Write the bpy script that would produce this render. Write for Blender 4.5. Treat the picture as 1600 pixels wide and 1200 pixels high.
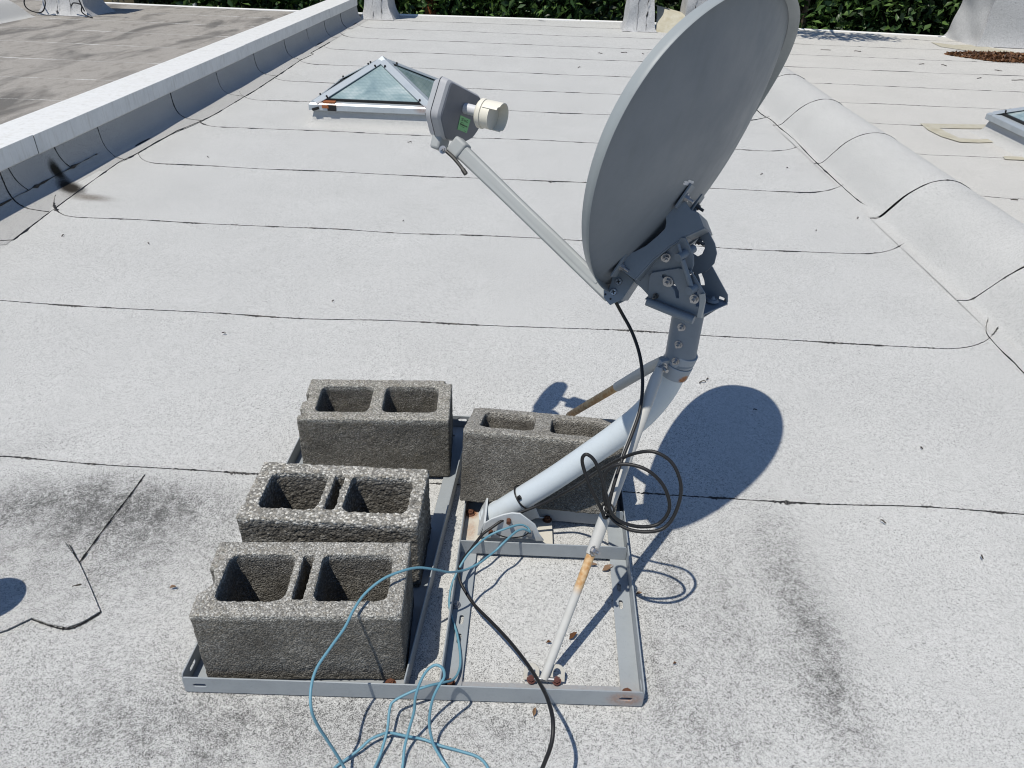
import bpy, bmesh, math, random
import numpy as np
from mathutils import Vector, Matrix
from mathutils.geometry import tessellate_polygon

for o in list(bpy.data.objects):
    bpy.data.objects.remove(o, do_unlink=True)
scene = bpy.context.scene
COL = scene.collection
R_ = math.radians

# ------------------------------------------------------------------ camera
CAM_H, CAM_F = 1.3354, 1152.7          # metres above the roof, focal length in photo pixels (1600 wide)
PITCH, ROLL, YAW = R_(32.589), R_(2.047), R_(-1.5715)
fw = np.array([math.sin(YAW)*math.cos(PITCH), math.cos(YAW)*math.cos(PITCH), -math.sin(PITCH)])
r0 = np.array([math.cos(YAW), -math.sin(YAW), 0.0]); u0 = np.cross(r0, fw)
cr = math.cos(ROLL)*r0 + math.sin(ROLL)*u0
cu = -math.sin(ROLL)*r0 + math.cos(ROLL)*u0
CAMP = np.array([0, 0, CAM_H])
cd = bpy.data.cameras.new('camera'); cam = bpy.data.objects.new('camera', cd); COL.objects.link(cam)
cd.sensor_fit = 'HORIZONTAL'; cd.sensor_width = 36.0; cd.lens = 36.0*CAM_F/1600.0
cd.clip_start = 0.02; cd.clip_end = 500
m = Matrix.Identity(4)
for i in range(3):
    m[i][0] = cr[i]; m[i][1] = cu[i]; m[i][2] = -fw[i]; m[i][3] = CAMP[i]
cam.matrix_world = m
scene.camera = cam

# ------------------------------------------------------------------ sky, sun, exposure
SUN_AZ, SUN_EL = R_(42.0), R_(67.0)     # direction in which shadows run, height of the sun
world = bpy.data.worlds.new('World'); scene.world = world; world.use_nodes = True
wn = world.node_tree; wn.nodes.clear()
sky = wn.nodes.new('ShaderNodeTexSky'); sky.sky_type = 'NISHITA'; sky.sun_disc = False
sky.sun_elevation = SUN_EL; sky.sun_rotation = SUN_AZ + math.pi
sky.air_density = 1.0; sky.dust_density = 0.2; sky.ozone_density = 4.5
bg = wn.nodes.new('ShaderNodeBackground'); bg.inputs['Strength'].default_value = 0.105
wo = wn.nodes.new('ShaderNodeOutputWorld')
wn.links.new(sky.outputs[0], bg.inputs[0]); wn.links.new(bg.outputs[0], wo.inputs[0])
sl = bpy.data.lights.new('sun', 'SUN'); sl.energy = 4.4; sl.angle = R_(0.53); sl.color = (1.0, 0.95, 0.855)
sun = bpy.data.objects.new('sun', sl); COL.objects.link(sun)
sdir = Vector((math.sin(SUN_AZ)*math.cos(SUN_EL), math.cos(SUN_AZ)*math.cos(SUN_EL), -math.sin(SUN_EL)))
sun.rotation_euler = sdir.to_track_quat('-Z', 'Y').to_euler(); sun.location = (-3, -4, 10)
scene.render.filter_size = 1.1
try: scene.cycles.filter_width = 1.1
except Exception: pass
vs = scene.view_settings
vs.view_transform = 'Standard'; vs.look = 'None'; vs.gamma = 1.0; vs.exposure = 0.0; vs.use_curve_mapping = False

# ------------------------------------------------------------------ helpers
rng = np.random.default_rng(7); random.seed(7)

def ray(px, py):
    return fw + cr*(px-800)/CAM_F - cu*(py-600)/CAM_F
def at_z(px, py, z=0.0):
    d = ray(px, py); return CAMP + d*((z-CAM_H)/d[2])
def at_y(px, py, y):
    d = ray(px, py); return CAMP + d*(y/d[1])
def at_plane(px, py, P, N):
    d = ray(px, py); P = np.array(P); N = np.array(N)
    return CAMP + d*(((P-CAMP)@N)/(d@N))
def unit(v):
    v = np.array(v, float); return v/np.linalg.norm(v)

ORG = {}
def root(name, loc, label, cat, group=None):
    o = bpy.data.objects.new(name, None); COL.objects.link(o); o.location = loc
    o.empty_display_size = 0.1
    ORG[o.name] = np.array(loc, float); tag(o, label, cat, group); return o
def tag(o, label=None, cat=None, group=None, kind=None):
    if label: o['label'] = label
    if cat: o['category'] = cat
    if group: o['group'] = group
    if kind: o['kind'] = kind
    return o
def link_mesh(name, V, F, mat, parent=None, smooth=None, origin=None):
    V = np.asarray(V, float).reshape(-1, 3)
    if parent is not None: org = ORG[parent.name]
    else: org = np.array(origin if origin is not None else (0, 0, 0), float)
    me = bpy.data.meshes.new(name)
    me.from_pydata((V-org).tolist(), [], F)
    me.update()
    o = bpy.data.objects.new(name, me); COL.objects.link(o)
    if mat: me.materials.append(mat)
    if parent is not None: o.parent = parent
    else: o.location = org
    ORG[o.name] = org
    if smooth is not None:
        me.polygons.foreach_set('use_smooth', [True]*len(me.polygons))
        if smooth < 180: me.set_sharp_from_angle(angle=R_(smooth))
    return o
def bevel(o, w=0.0012, seg=2):
    b = o.modifiers.new('bevel', 'BEVEL'); b.width = w; b.segments = seg; b.limit_method = 'ANGLE'; b.angle_limit = R_(40)
    return o

class MB:
    def __init__(self): self.v = []; self.f = []
    def add(self, V, F):
        n = len(self.v); self.v.extend([tuple(map(float, p)) for p in V])
        self.f.extend([tuple(i+n for i in f) for f in F]); return self
    def hexa(self, P):   # 8 points: bottom 4 ccw, top 4 ccw
        return self.add(P, [(3,2,1,0),(4,5,6,7),(0,1,5,4),(1,2,6,5),(2,3,7,6),(3,0,4,7)])
    def box(self, lo, hi):
        (a,b,c),(d,e,f) = lo, hi
        return self.hexa([(a,b,c),(d,b,c),(d,e,c),(a,e,c),(a,b,f),(d,b,f),(d,e,f),(a,e,f)])
    def obox(self, cen, ax, ay, az, sx, sy, sz):
        cen = np.array(cen, float); ax, ay, az = unit(ax)*sx/2, unit(ay)*sy/2, unit(az)*sz/2
        P = [cen-ax-ay-az, cen+ax-ay-az, cen+ax+ay-az, cen-ax+ay-az, cen-ax-ay+az, cen+ax-ay+az, cen+ax+ay+az, cen-ax+ay+az]
        if np.dot(np.cross(ax, ay), az) < 0: P = P[4:]+P[:4]
        return self.hexa(P)
    def cyl(self, a, b, r, r2=None, n=20, cap=True, ph=0.0):
        a = np.array(a, float); b = np.array(b, float); r2 = r if r2 is None else r2
        d = unit(b-a); e = unit(np.cross(d, (0.31, 0.2, 0.93) if abs(d[2]) < .95 else (1, 0, 0))); g = np.cross(d, e)
        V = []
        for p, q in ((a, r), (b, r2)):
            for i in range(n):
                t = 2*math.pi*i/n + ph; V.append(p + q*(math.cos(t)*e + math.sin(t)*g))
        F = [(i, (i+1) % n, n+(i+1) % n, n+i) for i in range(n)]
        if cap: F += [tuple(range(n-1, -1, -1)), tuple(range(n, 2*n))]
        return self.add(V, F)
    def tube(self, P, r, n=10, cap=True):
        P = np.array(P, float); N = len(P); rad = np.full(N, r) if np.isscalar(r) else np.array(r)
        T = np.gradient(P, axis=0); T /= np.linalg.norm(T, axis=1)[:, None]
        e = unit(np.cross(T[0], (0.2, 0.3, 0.93) if abs(T[0][2]) < .9 else (1, 0, 0)))
        V = []
        for i in range(N):
            e = unit(e - T[i]*(e@T[i])); g = np.cross(T[i], e)
            for k in range(n):
                t = 2*math.pi*k/n; V.append(P[i]+rad[i]*(math.cos(t)*e+math.sin(t)*g))
        F = [(i*n+k, i*n+(k+1) % n, (i+1)*n+(k+1) % n, (i+1)*n+k) for i in range(N-1) for k in range(n)]
        if cap: F += [tuple(range(n-1, -1, -1)), tuple((N-1)*n+k for k in range(n))]
        return self.add(V, F)
    def plate(self, outer, holes, th):
        """outer, holes: 3-D outlines in one plane; th: thickness vector"""
        loops = [[Vector(p) for p in outer]] + [[Vector(p) for p in h] for h in holes]
        flat = [p for l in loops for p in l]
        tris = tessellate_polygon(loops)
        th = np.array(th, float); n = len(flat); A = [np.array(p) for p in flat]
        V = A + [p+th for p in A]
        F = []
        for t in tris:
            nn = np.cross(A[t[1]]-A[t[0]], A[t[2]]-A[t[0]])
            t = t if nn@th < 0 else t[::-1]
            F.append(tuple(t)); F.append(tuple(i+n for i in t[::-1]))
        k = 0
        for l in loops:
            c = len(l)
            for i in range(c):
                F.append((k+i, k+(i+1) % c, n+k+(i+1) % c, n+k+i))
            k += c
        return self.add(V, F)
    def nut(self, p, d, r=0.006, h=0.005, washer=True, stud=0.006):
        p = np.array(p, float); d = unit(d)
        if washer: self.cyl(p, p+d*0.0015, r*1.45, n=16); p = p+d*0.0015
        self.cyl(p, p+d*h, r, n=6)
        if stud: self.cyl(p+d*h, p+d*(h+stud), r*.5, n=10)
        return self
    def build(self, name, mat, parent=None, smooth=35, origin=None, fix=True):
        o = link_mesh(name, self.v, self.f, mat, parent, None, origin)
        if fix:
            bm = bmesh.new(); bm.from_mesh(o.data); bmesh.ops.recalc_face_normals(bm, faces=bm.faces); bm.to_mesh(o.data); bm.free()
        if smooth:
            o.data.polygons.foreach_set('use_smooth', [True]*len(o.data.polygons)); o.data.set_sharp_from_angle(angle=R_(smooth))
        return o

def spline(P, per=8):
    P = np.array(P, float); Q = np.vstack([2*P[0]-P[1], P, 2*P[-1]-P[-2]]); out = []
    for i in range(1, len(Q)-2):
        a, b, c, d = Q[i-1:i+3]
        for k in range(per):
            t = k/per
            out.append(.5*((2*b)+(c-a)*t+(2*a-5*b+4*c-d)*t*t+(3*b-a-3*c+d)*t**3))
    out.append(P[-1]); return np.array(out)
def wobble(n, amp, s, seed):
    r = np.random.default_rng(seed); x = np.linspace(0, 1, n); y = np.zeros(n)
    for k in range(1, 6): y += r.normal()*np.sin(2*math.pi*(x*s*k+r.random()))/k
    return amp*y

# ------------------------------------------------------------------ materials
class NT:
    def __init__(self, name, rough=0.8, spec=0.3, metallic=0.0):
        self.mat = bpy.data.materials.new(name); self.mat.use_nodes = True
        self.t = self.mat.node_tree; self.t.nodes.clear()
        self.out = self.n('ShaderNodeOutputMaterial'); self.b = self.n('ShaderNodeBsdfPrincipled')
        self.l(self.b.outputs[0], self.out.inputs[0])
        self.b.inputs['Roughness'].default_value = rough; self.b.inputs['Metallic'].default_value = metallic
        self.b.inputs['Specular IOR Level'].default_value = spec
        self.pos = self.n('ShaderNodeNewGeometry').outputs['Position']
    def n(self, t, **k):
        x = self.t.nodes.new(t)
        for a, b in k.items(): setattr(x, a, b)
        return x
    def l(self, a, b): self.t.links.new(a, b)
    def set(self, sock, v):
        if hasattr(v, 'is_linked') or isinstance(v, bpy.types.NodeSocket): self.l(v, sock)
        else: sock.default_value = v
    def math(self, op, a, b=0.5, clamp=False):
        x = self.n('ShaderNodeMath', operation=op, use_clamp=clamp); self.set(x.inputs[0], a); self.set(x.inputs[1], b); return x.outputs[0]
    def noise(self, scale, detail=2, rough=.5, vec=None, dist=0):
        x = self.n('ShaderNodeTexNoise'); x.inputs['Scale'].default_value = scale; x.inputs['Detail'].default_value = detail
        x.inputs['Roughness'].default_value = rough; x.inputs['Distortion'].default_value = dist
        self.l(vec if vec is not None else self.pos, x.inputs['Vector']); return x.outputs['Fac']
    def vor(self, scale, out='Color', feat='F1', vec=None, rnd=1.0):
        x = self.n('ShaderNodeTexVoronoi', feature=feat); x.inputs['Scale'].default_value = scale; x.inputs['Randomness'].default_value = rnd
        self.l(vec if vec is not None else self.pos, x.inputs['Vector']); return x.outputs[out]
    def mapping(self, loc=(0,0,0), rot=(0,0,0), sc=(1,1,1), typ='POINT', vec=None):
        x = self.n('ShaderNodeMapping', vector_type=typ)
        x.inputs['Location'].default_value = loc; x.inputs['Rotation'].default_value = rot; x.inputs['Scale'].default_value = sc
        self.l(vec if vec is not None else self.pos, x.inputs['Vector']); return x.outputs[0]
    def ramp(self, fac, stops, interp='LINEAR'):
        x = self.n('ShaderNodeValToRGB'); x.color_ramp.interpolation = interp; e = x.color_ramp.elements
        while len(e) < len(stops): e.new(.5)
        for i, (p, c) in enumerate(stops):
            e[i].position = p; c = c if hasattr(c, '__len__') else (c, c, c); e[i].color = (*c[:3], 1)
        self.set(x.inputs[0], fac); return x.outputs[0]
    def mix(self, fac, a, b, mode='MIX'):
        x = self.n('ShaderNodeMix', data_type='RGBA', blend_type=mode); x.clamp_factor = True
        self.set(x.inputs[0], fac)
        for s, v in ((x.inputs[6], a), (x.inputs[7], b)):
            if not isinstance(v, bpy.types.NodeSocket): v = (*(v if hasattr(v, '__len__') else (v, v, v))[:3], 1)
            self.set(s, v)
        return x.outputs[2]
    def rng(self, v, a, b, c=0.0, d=1.0, smooth=False):
        x = self.n('ShaderNodeMapRange', interpolation_type='SMOOTHSTEP' if smooth else 'LINEAR')
        self.set(x.inputs[0], v)
        for i, k in enumerate((a, b, c, d)): x.inputs[1+i].default_value = k
        return x.outputs[0]
    def blob(self, c, s, rotz=0.0, soft=0.0, rot=None):
        v = self.mapping(c, rot or (0, 0, rotz), s, 'TEXTURE')
        x = self.n('ShaderNodeVectorMath', operation='LENGTH'); self.l(v, x.inputs[0])
        return self.rng(x.outputs['Value'], 1.0, soft, 0, 1, True)
    def bump(self, h, strength=.3, dist=.002, nrm=None):
        x = self.n('ShaderNodeBump'); x.inputs['Strength'].default_value = strength; x.inputs['Distance'].default_value = dist
        self.set(x.inputs['Height'], h)
        if nrm is not None: self.l(nrm, x.inputs['Normal'])
        self.l(x.outputs[0], self.b.inputs['Normal']); return x.outputs[0]
    def color(self, c):
        self.set(self.b.inputs['Base Color'], c if isinstance(c, bpy.types.NodeSocket) else (*c[:3], 1)); return self.mat

def granule(name, light, dark, stains=(), scale=470., dirt=.20, algae=(), contrast=1.0):
    t = NT(name, rough=.95, spec=.1)
    v = t.math('ADD', t.math('ADD', t.math('MULTIPLY', t.noise(scale*1.15, 1.0, .7), .56), t.math('MULTIPLY', t.noise(scale*.62, 1.0, .7), .29)), t.math('MULTIPLY', t.noise(scale*.27, 1.0, .7), .15))
    big = t.noise(2.2, 4, .6)
    L = lambda k: [min(1, a*k) for a in light]
    w = v
    if stains:
        fine = t.math('MULTIPLY', t.rng(t.noise(38, 3, .75), .30, .70, .35, 1.1), t.rng(t.noise(7, 3, .6, t.mapping(sc=(2.2, .8, 1))), .3, .65, .55, 1.1)); acc = None
        for c, s_, rz, k in stains:
            b = t.math('MULTIPLY', t.blob(c, [q*1.25 for q in s_], rz), k); acc = b if acc is None else t.math('ADD', acc, b)
        sub = t.math('MULTIPLY', acc, fine); w = t.math('SUBTRACT', v, t.math('MULTIPLY', sub, dirt))
    col = t.ramp(w, [(.31, dark), (.405, L(1-.48*contrast)), (.475, light), (.56, L(1.16)), (.65, L(1.32))])
    if stains: col = t.mix(t.math('MULTIPLY', sub, .22, True), col, L(.50))
    tone = t.n('ShaderNodeCombineColor'); tv = t.rng(big, .3, .7, 1.03, .955)
    for i in range(3): t.l(tv, tone.inputs[i])
    col = t.mix(1.0, col, tone.outputs[0], 'MULTIPLY')
    for c, s_, rot, k, acol in algae:
        b = t.rng(t.math('SUBTRACT', t.math('MULTIPLY', t.blob(c, s_, rot=rot), k), t.noise(210, 2, .8)), -.34, .22, 0, 1)
        col = t.mix(b, col, acol)
    t.bump(v, .5, .003)
    return t.color(col)

def paint(name, c, rough=.5, spec=.4, dirt=.3, metallic=0.0, rust=(), streak=0.0, speck=0.0):
    t = NT(name, rough=rough, spec=spec, metallic=metallic)
    n = t.noise(9, 5, .65); n2 = t.noise(70, 4, .7)
    col = t.mix(t.rng(n, .45, .75, 0, dirt), c, [a*.55 for a in c])
    col = t.mix(t.rng(n2, .55, .8, 0, dirt*.8), col, [a*.5 for a in c])
    if streak:
        w = t.noise(40, 3, .6, t.mapping(sc=(1, 1, .12)))
        col = t.mix(t.rng(w, .5, .75, 0, streak), col, (c[0]*.6, c[1]*.57, c[2]*.5))
    if speck:
        sp = t.noise(420, 1, .5); col = t.mix(t.rng(sp, .66, .72, 0, speck), col, [a*.4 for a in c])
    for cc, s, k in rust:
        b = t.math('MULTIPLY', t.math('MULTIPLY', t.blob(cc, s, soft=.3), k), t.rng(t.noise(140, 4, .7), .3, .55, .3, 1.2), True)
        col = t.mix(b, col, t.ramp(t.noise(220, 3, .6), [(.3, (.16, .045, .012)), (.7, (.42, .17, .045))]))
    t.bump(n2, .06, .002)
    rr = t.rng(n, .3, .7, rough-.08, rough+.12); t.l(rr, t.b.inputs['Roughness'])
    return t.color(col)

def concrete(name, base, hi, seed, moss=.3, gravel=150.):
    t = NT(name, rough=.95, spec=.1)
    vec = t.mapping((seed*1.7, seed*.9, seed*2.3))
    cell = t.vor(gravel, 'Color', vec=vec); sep = t.n('ShaderNodeSeparateColor'); t.l(cell, sep.inputs[0])
    dist = t.vor(gravel, 'Distance', vec=vec); grain = t.noise(600, 2, .7, vec); pores = t.noise(230, 2, .6, vec)
    st = t.ramp(sep.outputs[0], [(0, [a*.55 for a in base]), (.5, base), (.85, hi), (1, [min(1, a*1.2) for a in hi])])
    st = t.mix(t.rng(sep.outputs[1], .6, 1, 0, .35), st, (base[0]*1.3, base[1]*1.15, base[2]*.9))
    col = t.mix(t.rng(dist, .40, .80, 0, .65), st, [a*.40 for a in base])
    col = t.mix(t.rng(grain, .4, .7, 0, .35), col, [a*.55 for a in base])
    col = t.mix(t.rng(pores, .58, .68, 0, .8), col, [a*.16 for a in base])
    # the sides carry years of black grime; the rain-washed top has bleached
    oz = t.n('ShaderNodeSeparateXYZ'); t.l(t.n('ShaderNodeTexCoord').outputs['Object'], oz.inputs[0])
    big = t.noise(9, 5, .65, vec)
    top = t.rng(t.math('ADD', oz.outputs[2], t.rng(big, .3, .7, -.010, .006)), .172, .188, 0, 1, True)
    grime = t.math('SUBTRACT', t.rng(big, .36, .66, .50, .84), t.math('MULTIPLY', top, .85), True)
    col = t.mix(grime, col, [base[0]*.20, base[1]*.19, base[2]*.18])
    g2 = t.noise(13, 4, .6, t.mapping((seed*3., 4, 1))); col = t.mix(t.rng(g2, .52, .70, 0, moss), col, (.13, .105, .06))
    h = t.math('SUBTRACT', t.math('MULTIPLY', sep.outputs[2], .5), dist)
    t.bump(t.math('ADD', h, t.math('MULTIPLY', pores, -.9)), .7, .003)
    return t.color(col)

def leafmat(name, a, b, c):
    t = NT(name, rough=.42, spec=.45)
    ri = t.n('ShaderNodeNewGeometry').outputs['Random Per Island']
    col = t.ramp(ri, [(0, a), (.5, b), (.86, c), (1, [min(1, x*1.5) for x in c])])
    t.b.inputs['Transmission Weight'].default_value = 0.0
    tr = t.n('ShaderNodeBsdfTranslucent'); t.l(col, tr.inputs[0])
    mx = t.n('ShaderNodeMixShader'); mx.inputs[0].default_value = .22
    t.l(t.b.outputs[0], mx.inputs[1]); t.l(tr.outputs[0], mx.inputs[2]); t.l(mx.outputs[0], t.out.inputs[0])
    return t.color(col)

ROOF_L = (.452, .453, .443); ROOF_D = (.05, .05, .05)
def gz(px, py): return tuple(at_z(px, py, 0.0))
stains = [(gz(330, 1120), (.75, .30, .1), 0, .34), (gz(1120, 1000), (.34, .42, .1), .1, .30), (gz(120, 850), (.55, .30, .1), .1, .50), (gz(170, 780), (.40, .13, .1), .0, .45), (gz(650, 1130), (.6, .16, .1), 0, .22), (gz(1260, 960), (.10, .40, .1), .06, .18),
      # worn, dirty places: centre, half axes, turn, strength
    (gz(1225, 870), (.10, .30, 0.062), .10, 0.215), (gz(1275, 1000), (.07, .22, 0.062), .02, 0.286), (gz(1310, 1120), (.10, .16, 0.062), .1, 0.268),
    (gz(1040, 1100), (.035, .09, 0.062), -.1, 0.215), (gz(1100, 1160), (.16, .09, 0.062), 0, 0.161), (gz(1150, 900), (.22, .30, 0.062), 0, 0.089),
    (gz(120, 795), (.42, .14, 0.062), .0, 0.286), (gz(250, 830), (.24, .16, 0.062), .2, 0.197), (gz(30, 705), (.20, .09, 0.062), .5, 0.179),
    (gz(290, 1150), (.22, .10, 0.062), .0, 0.197), (gz(180, 1120), (.25, .2, 0.062), .3, 0.089), (gz(560, 1150), (.15, .08, 0.062), 0, 0.089),
    (gz(1040, 860), (.06, .22, 0.062), .0, 0.232), (gz(700, 1120), (.5, .06, 0.062), .03, 0.071), (gz(1010, 960), (.03, .3, 0.062), .0, 0.197),
    (gz(300, 310), (.7, .30, 0.062), .1, 0.107), (gz(270, 135), (.25, 1.0, 0.062), 0, 0.089)]
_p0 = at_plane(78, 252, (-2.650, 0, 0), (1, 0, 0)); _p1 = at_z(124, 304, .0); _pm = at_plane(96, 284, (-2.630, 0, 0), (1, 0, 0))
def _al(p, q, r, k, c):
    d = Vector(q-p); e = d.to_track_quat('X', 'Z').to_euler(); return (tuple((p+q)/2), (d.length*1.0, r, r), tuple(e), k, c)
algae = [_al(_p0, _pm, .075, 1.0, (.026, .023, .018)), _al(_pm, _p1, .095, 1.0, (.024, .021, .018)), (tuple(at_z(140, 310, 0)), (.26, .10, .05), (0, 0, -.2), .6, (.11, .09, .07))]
M_ROOF = granule('granulated_cap_sheet', ROOF_L, ROOF_D, stains)
M_ROOFM = granule('granulated_cap_sheet_far', ROOF_L, ROOF_D, (), algae=algae[1:])
M_ROOF2 = granule('granulated_sheet_clean', (.455, .453, .44), (.07, .07, .072), ())
stR = [(tuple(at_z(1450, 198)), (.55, .05, .1), .0, .0)]
tan = (.46, .40, .27)
algR = []
M_FLASH = granule('granulated_flashing_shade_toned', (.36, .36, .355), (.05, .05, .05), (), algae=algae)  # roof granules toned darker to deepen the shade on the parapet's inner face
M_ROOFR = granule('granulated_sheet_beige', (.475, .465, .44), (.12, .115, .11), (), dirt=.3)
M_PIER = granule('membrane_on_pier', (.45, .45, .45), (.15, .15, .155), (), scale=220, dirt=.25)
def neighbour_mat():
    t = NT('weathered_cap_sheet', rough=.95, spec=.1)
    v = t.noise(300, 2, .6)
    col = t.ramp(v, [(.3, (.10, .095, .085)), (.46, (.285, .268, .245)), (.65, (.385, .365, .338))])
    st = t.noise(1.0, 5, .6, t.mapping(rot=(0, 0, .45), sc=(2.6, .8, 1)), dist=.5)
    st2 = t.noise(2.2, 5, .65, t.mapping((3, 1, 0), rot=(0, 0, .8), sc=(4.5, 2.4, 1)), dist=.6)
    col = t.mix(t.rng(st, .50, .66, 0, .8), col, (.095, .092, .088))
    col = t.mix(t.rng(st2, .52, .70, 0, .6), col, (.15, .135, .12))
    t.bump(v, .3, .003)
    return t.color(col)
M_NEIGH = neighbour_mat()
t = NT('bitumen', rough=.45, spec=.4); M_BIT = t.color(t.ramp(t.noise(120, 2), [(.3, (.006, .006, .007)), (.7, (.03, .028, .026))])); 
M_LAP = NT('white_lap', rough=.9).color((.44, .435, .42))
M_UNDER = NT('asphalt_underlay', rough=.9).color((.02, .02, .021))
M_COPING = paint('coping_white_metal', (.70, .70, .685), rough=.45, dirt=.28, streak=.4)
M_EDGE = paint('white_edge_metal', (.80, .80, .79), rough=.4, dirt=.12)
M_DISH = paint('dish_grey_paint', (.180, .200, .222), rough=.5, spec=.35, dirt=.12, streak=.12)
M_DISHRIM = paint('dish_rim_grey_paint', (.27, .295, .305), rough=.45, spec=.4, dirt=.2)
M_BRACK = paint('bracket_blue_grey_paint', (.17, .20, .235), rough=.45, dirt=.25)
M_ARM = paint('arm_grey_paint', (.33, .345, .345), rough=.5, dirt=.18)
M_GALV = paint('galvanised_steel_rail', (.285, .31, .328), rough=.42, spec=.5, dirt=.30, speck=.25,
               rust=[((.222, .905, .03), (.05, .02, .03), .45), ((.0, .94, .012), (.5, .035, .01), .10)])
M_CREAM = paint('weathered_cream_steel', (.52, .50, .445), rough=.55, dirt=.30, rust=[(tuple(at_z(735, 802, .02)), (.03, .03, .03), .9), (tuple(at_z(735, 830, .02)), (.02, .05, .02), .35)])
M_MAST = paint('mast_pale_blue_white_paint', (.50, .55, .585), rough=.42, spec=.45, dirt=.14, speck=.12)
M_PED = paint('pedestal_pale_steel', (.50, .53, .55), rough=.5, dirt=.25)
M_CLAMP = paint('clamp_grey_steel', (.30, .33, .36), rough=.5, dirt=.3, rust=[(tuple(at_y(1068, 592, 1.335)), (.016, .02, .012), 1.3)])
M_STRUT = paint('strut_white_steel', (.46, .455, .435), rough=.45, dirt=.2)
M_RUSTBOLT = paint('rusty_bolt', (.10, .040, .022), rough=.85, dirt=.5)
M_REDBOLT = paint('red_brown_bolt', (.075, .022, .018), rough=.7, dirt=.4)
M_ZINC = paint('zinc_bolt', (.40, .40, .41), rough=.36, metallic=.9, dirt=.2)
M_DARKBOLT = paint('dark_bolt', (.10, .105, .11), rough=.4, metallic=.6, dirt=.3)
M_BLACK = NT('black_cable_jacket', rough=.5, spec=.4).color((.010, .010, .011))
M_BLUE = paint('blue_cable_jacket', (.115, .26, .335), rough=.45, dirt=.15)
M_LNB = paint('feed_housing_grey_plastic', (.135, .145, .168), rough=.45, dirt=.12)
M_LNBEDGE = paint('feed_housing_light_rim', (.40, .405, .42), rough=.45, dirt=.2)
M_HORN = paint('feed_horn_ivory_plastic', (.70, .67, .58), rough=.45, dirt=.16)
M_TUBEW = paint('feed_tube_light_grey', (.56, .57, .60), rough=.4, dirt=.1)
M_GREEN = NT('green_sticker', rough=.5).color((.20, .52, .22))
M_INK = NT('black_ink', rough=.6).color((.01, .02, .01))
M_ALU = paint('skylight_aluminium', (.43, .47, .50), rough=.38, spec=.5, dirt=.3, metallic=.3, rust=[((-1.5, 5.37, .16), (.12, .05, .04), .5), ((-.85, 5.37, .15), (.07, .05, .04), .4)])
M_TAR = NT('black_sealant', rough=.4).color((.015, .014, .014))
M_RUSTP = paint('rust_stained_metal', (.30, .10, .035), rough=.8, dirt=.5)
def glass_mat():
    t = NT('wired_glass', rough=.12, spec=.6)
    co = t.n('ShaderNodeTexCoord').outputs['Object']
    s = t.n('ShaderNodeSeparateXYZ'); t.l(co, s.inputs[0])
    def lines(sock, f):
        x = t.math('FRACT', t.math('MULTIPLY', sock, f)); return t.math('GREATER_THAN', x, .80)
    g = t.math('MAXIMUM', lines(t.math('ADD', s.outputs[0], s.outputs[1]), 34.), lines(s.outputs[2], 70.))
    n = t.noise(4.5, 5, .65, dist=.6)
    base = t.ramp(n, [(.32, (.16, .23, .25)), (.52, (.27, .35, .355)), (.72, (.46, .52, .52))])
    col = t.mix(t.math('MULTIPLY', g, .22), base, (.09, .15, .155))
    t.b.inputs['Coat Weight'].default_value = .6; t.b.inputs['Coat Roughness'].default_value = .08
    return t.color(col)
M_GLASS = glass_mat()
M_SOIL = NT('dry_soil', rough=.95); M_SOIL = M_SOIL.color(M_SOIL.ramp(M_SOIL.noise(2.0, 5, .6), [(.35, (.10, .085, .05)), (.65, (.30, .25, .16))]))
M_BARK = NT('bark', rough=.95); M_BARK = M_BARK.color(M_BARK.ramp(M_BARK.noise(18, 4, .6), [(.35, (.04, .03, .02)), (.65, (.16, .12, .08))]))
M_WALL = NT('stucco', rough=.9).color((.45, .43, .40))
M_LEAF = [leafmat('dark_green_leaves', (.012, .028, .010), (.030, .068, .018), (.085, .15, .04)),
          leafmat('mid_green_leaves', (.016, .038, .012), (.042, .095, .022), (.12, .20, .05)),
          leafmat('grey_green_leaves', (.016, .026, .012), (.04, .06, .026), (.14, .17, .09))]
M_BROWN = leafmat('fallen_brown_leaves', (.05, .025, .012), (.13, .06, .028), (.24, .12, .055))
M_DRY = leafmat('dry_leaf', (.22, .13, .075), (.26, .165, .10), (.30, .20, .13))
M_TWIG = NT('twig', rough=.9).color((.045, .035, .028))

# ------------------------------------------------------------------ setting: ground far below, roofs
V = [(-60, -40, -3.6), (60, -40, -3.6), (60, 90, -3.6), (-60, 90, -3.6)]
g = link_mesh('ground', V, [(0, 1, 2, 3)], M_SOIL); tag(g, kind='structure')

FAR = 12.08; NEAR = -3.0
SEAM_Y = [NEAR, -2.1, -1.2, -.28, .64, 1.555, 2.48, 3.39, 4.31, 5.22, 6.10, 6.90, 7.76, 8.70, 9.60, 10.52, 11.40, FAR]
XL, XR = -2.54, 1.86

def far_y(x):     # the far edge is not quite straight
    return FAR + .12*math.sin((x+1)*.5) - .03*max(0, x-3.0)**1.5

def seam_line(k, xl, xr, curlL, curlR, seed, dy=0.0, n=120, y=None):
    x = np.linspace(xl, xr, n); y0 = SEAM_Y[k] if y is None else y
    y = np.full(n, y0+dy) + wobble(n, .006, 1.7, seed)
    if 0 < k < len(SEAM_Y)-1:
        y += curlL*.30*np.clip(1-(x-xl)/.30, 0, 1)**2.2
        y += curlR*.22*np.clip(1-(xr-x)/.34, 0, 1)**2.2
    elif k == len(SEAM_Y)-1: y = np.array([far_y(a) for a in x])
    return np.stack([x, y], 1)

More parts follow.
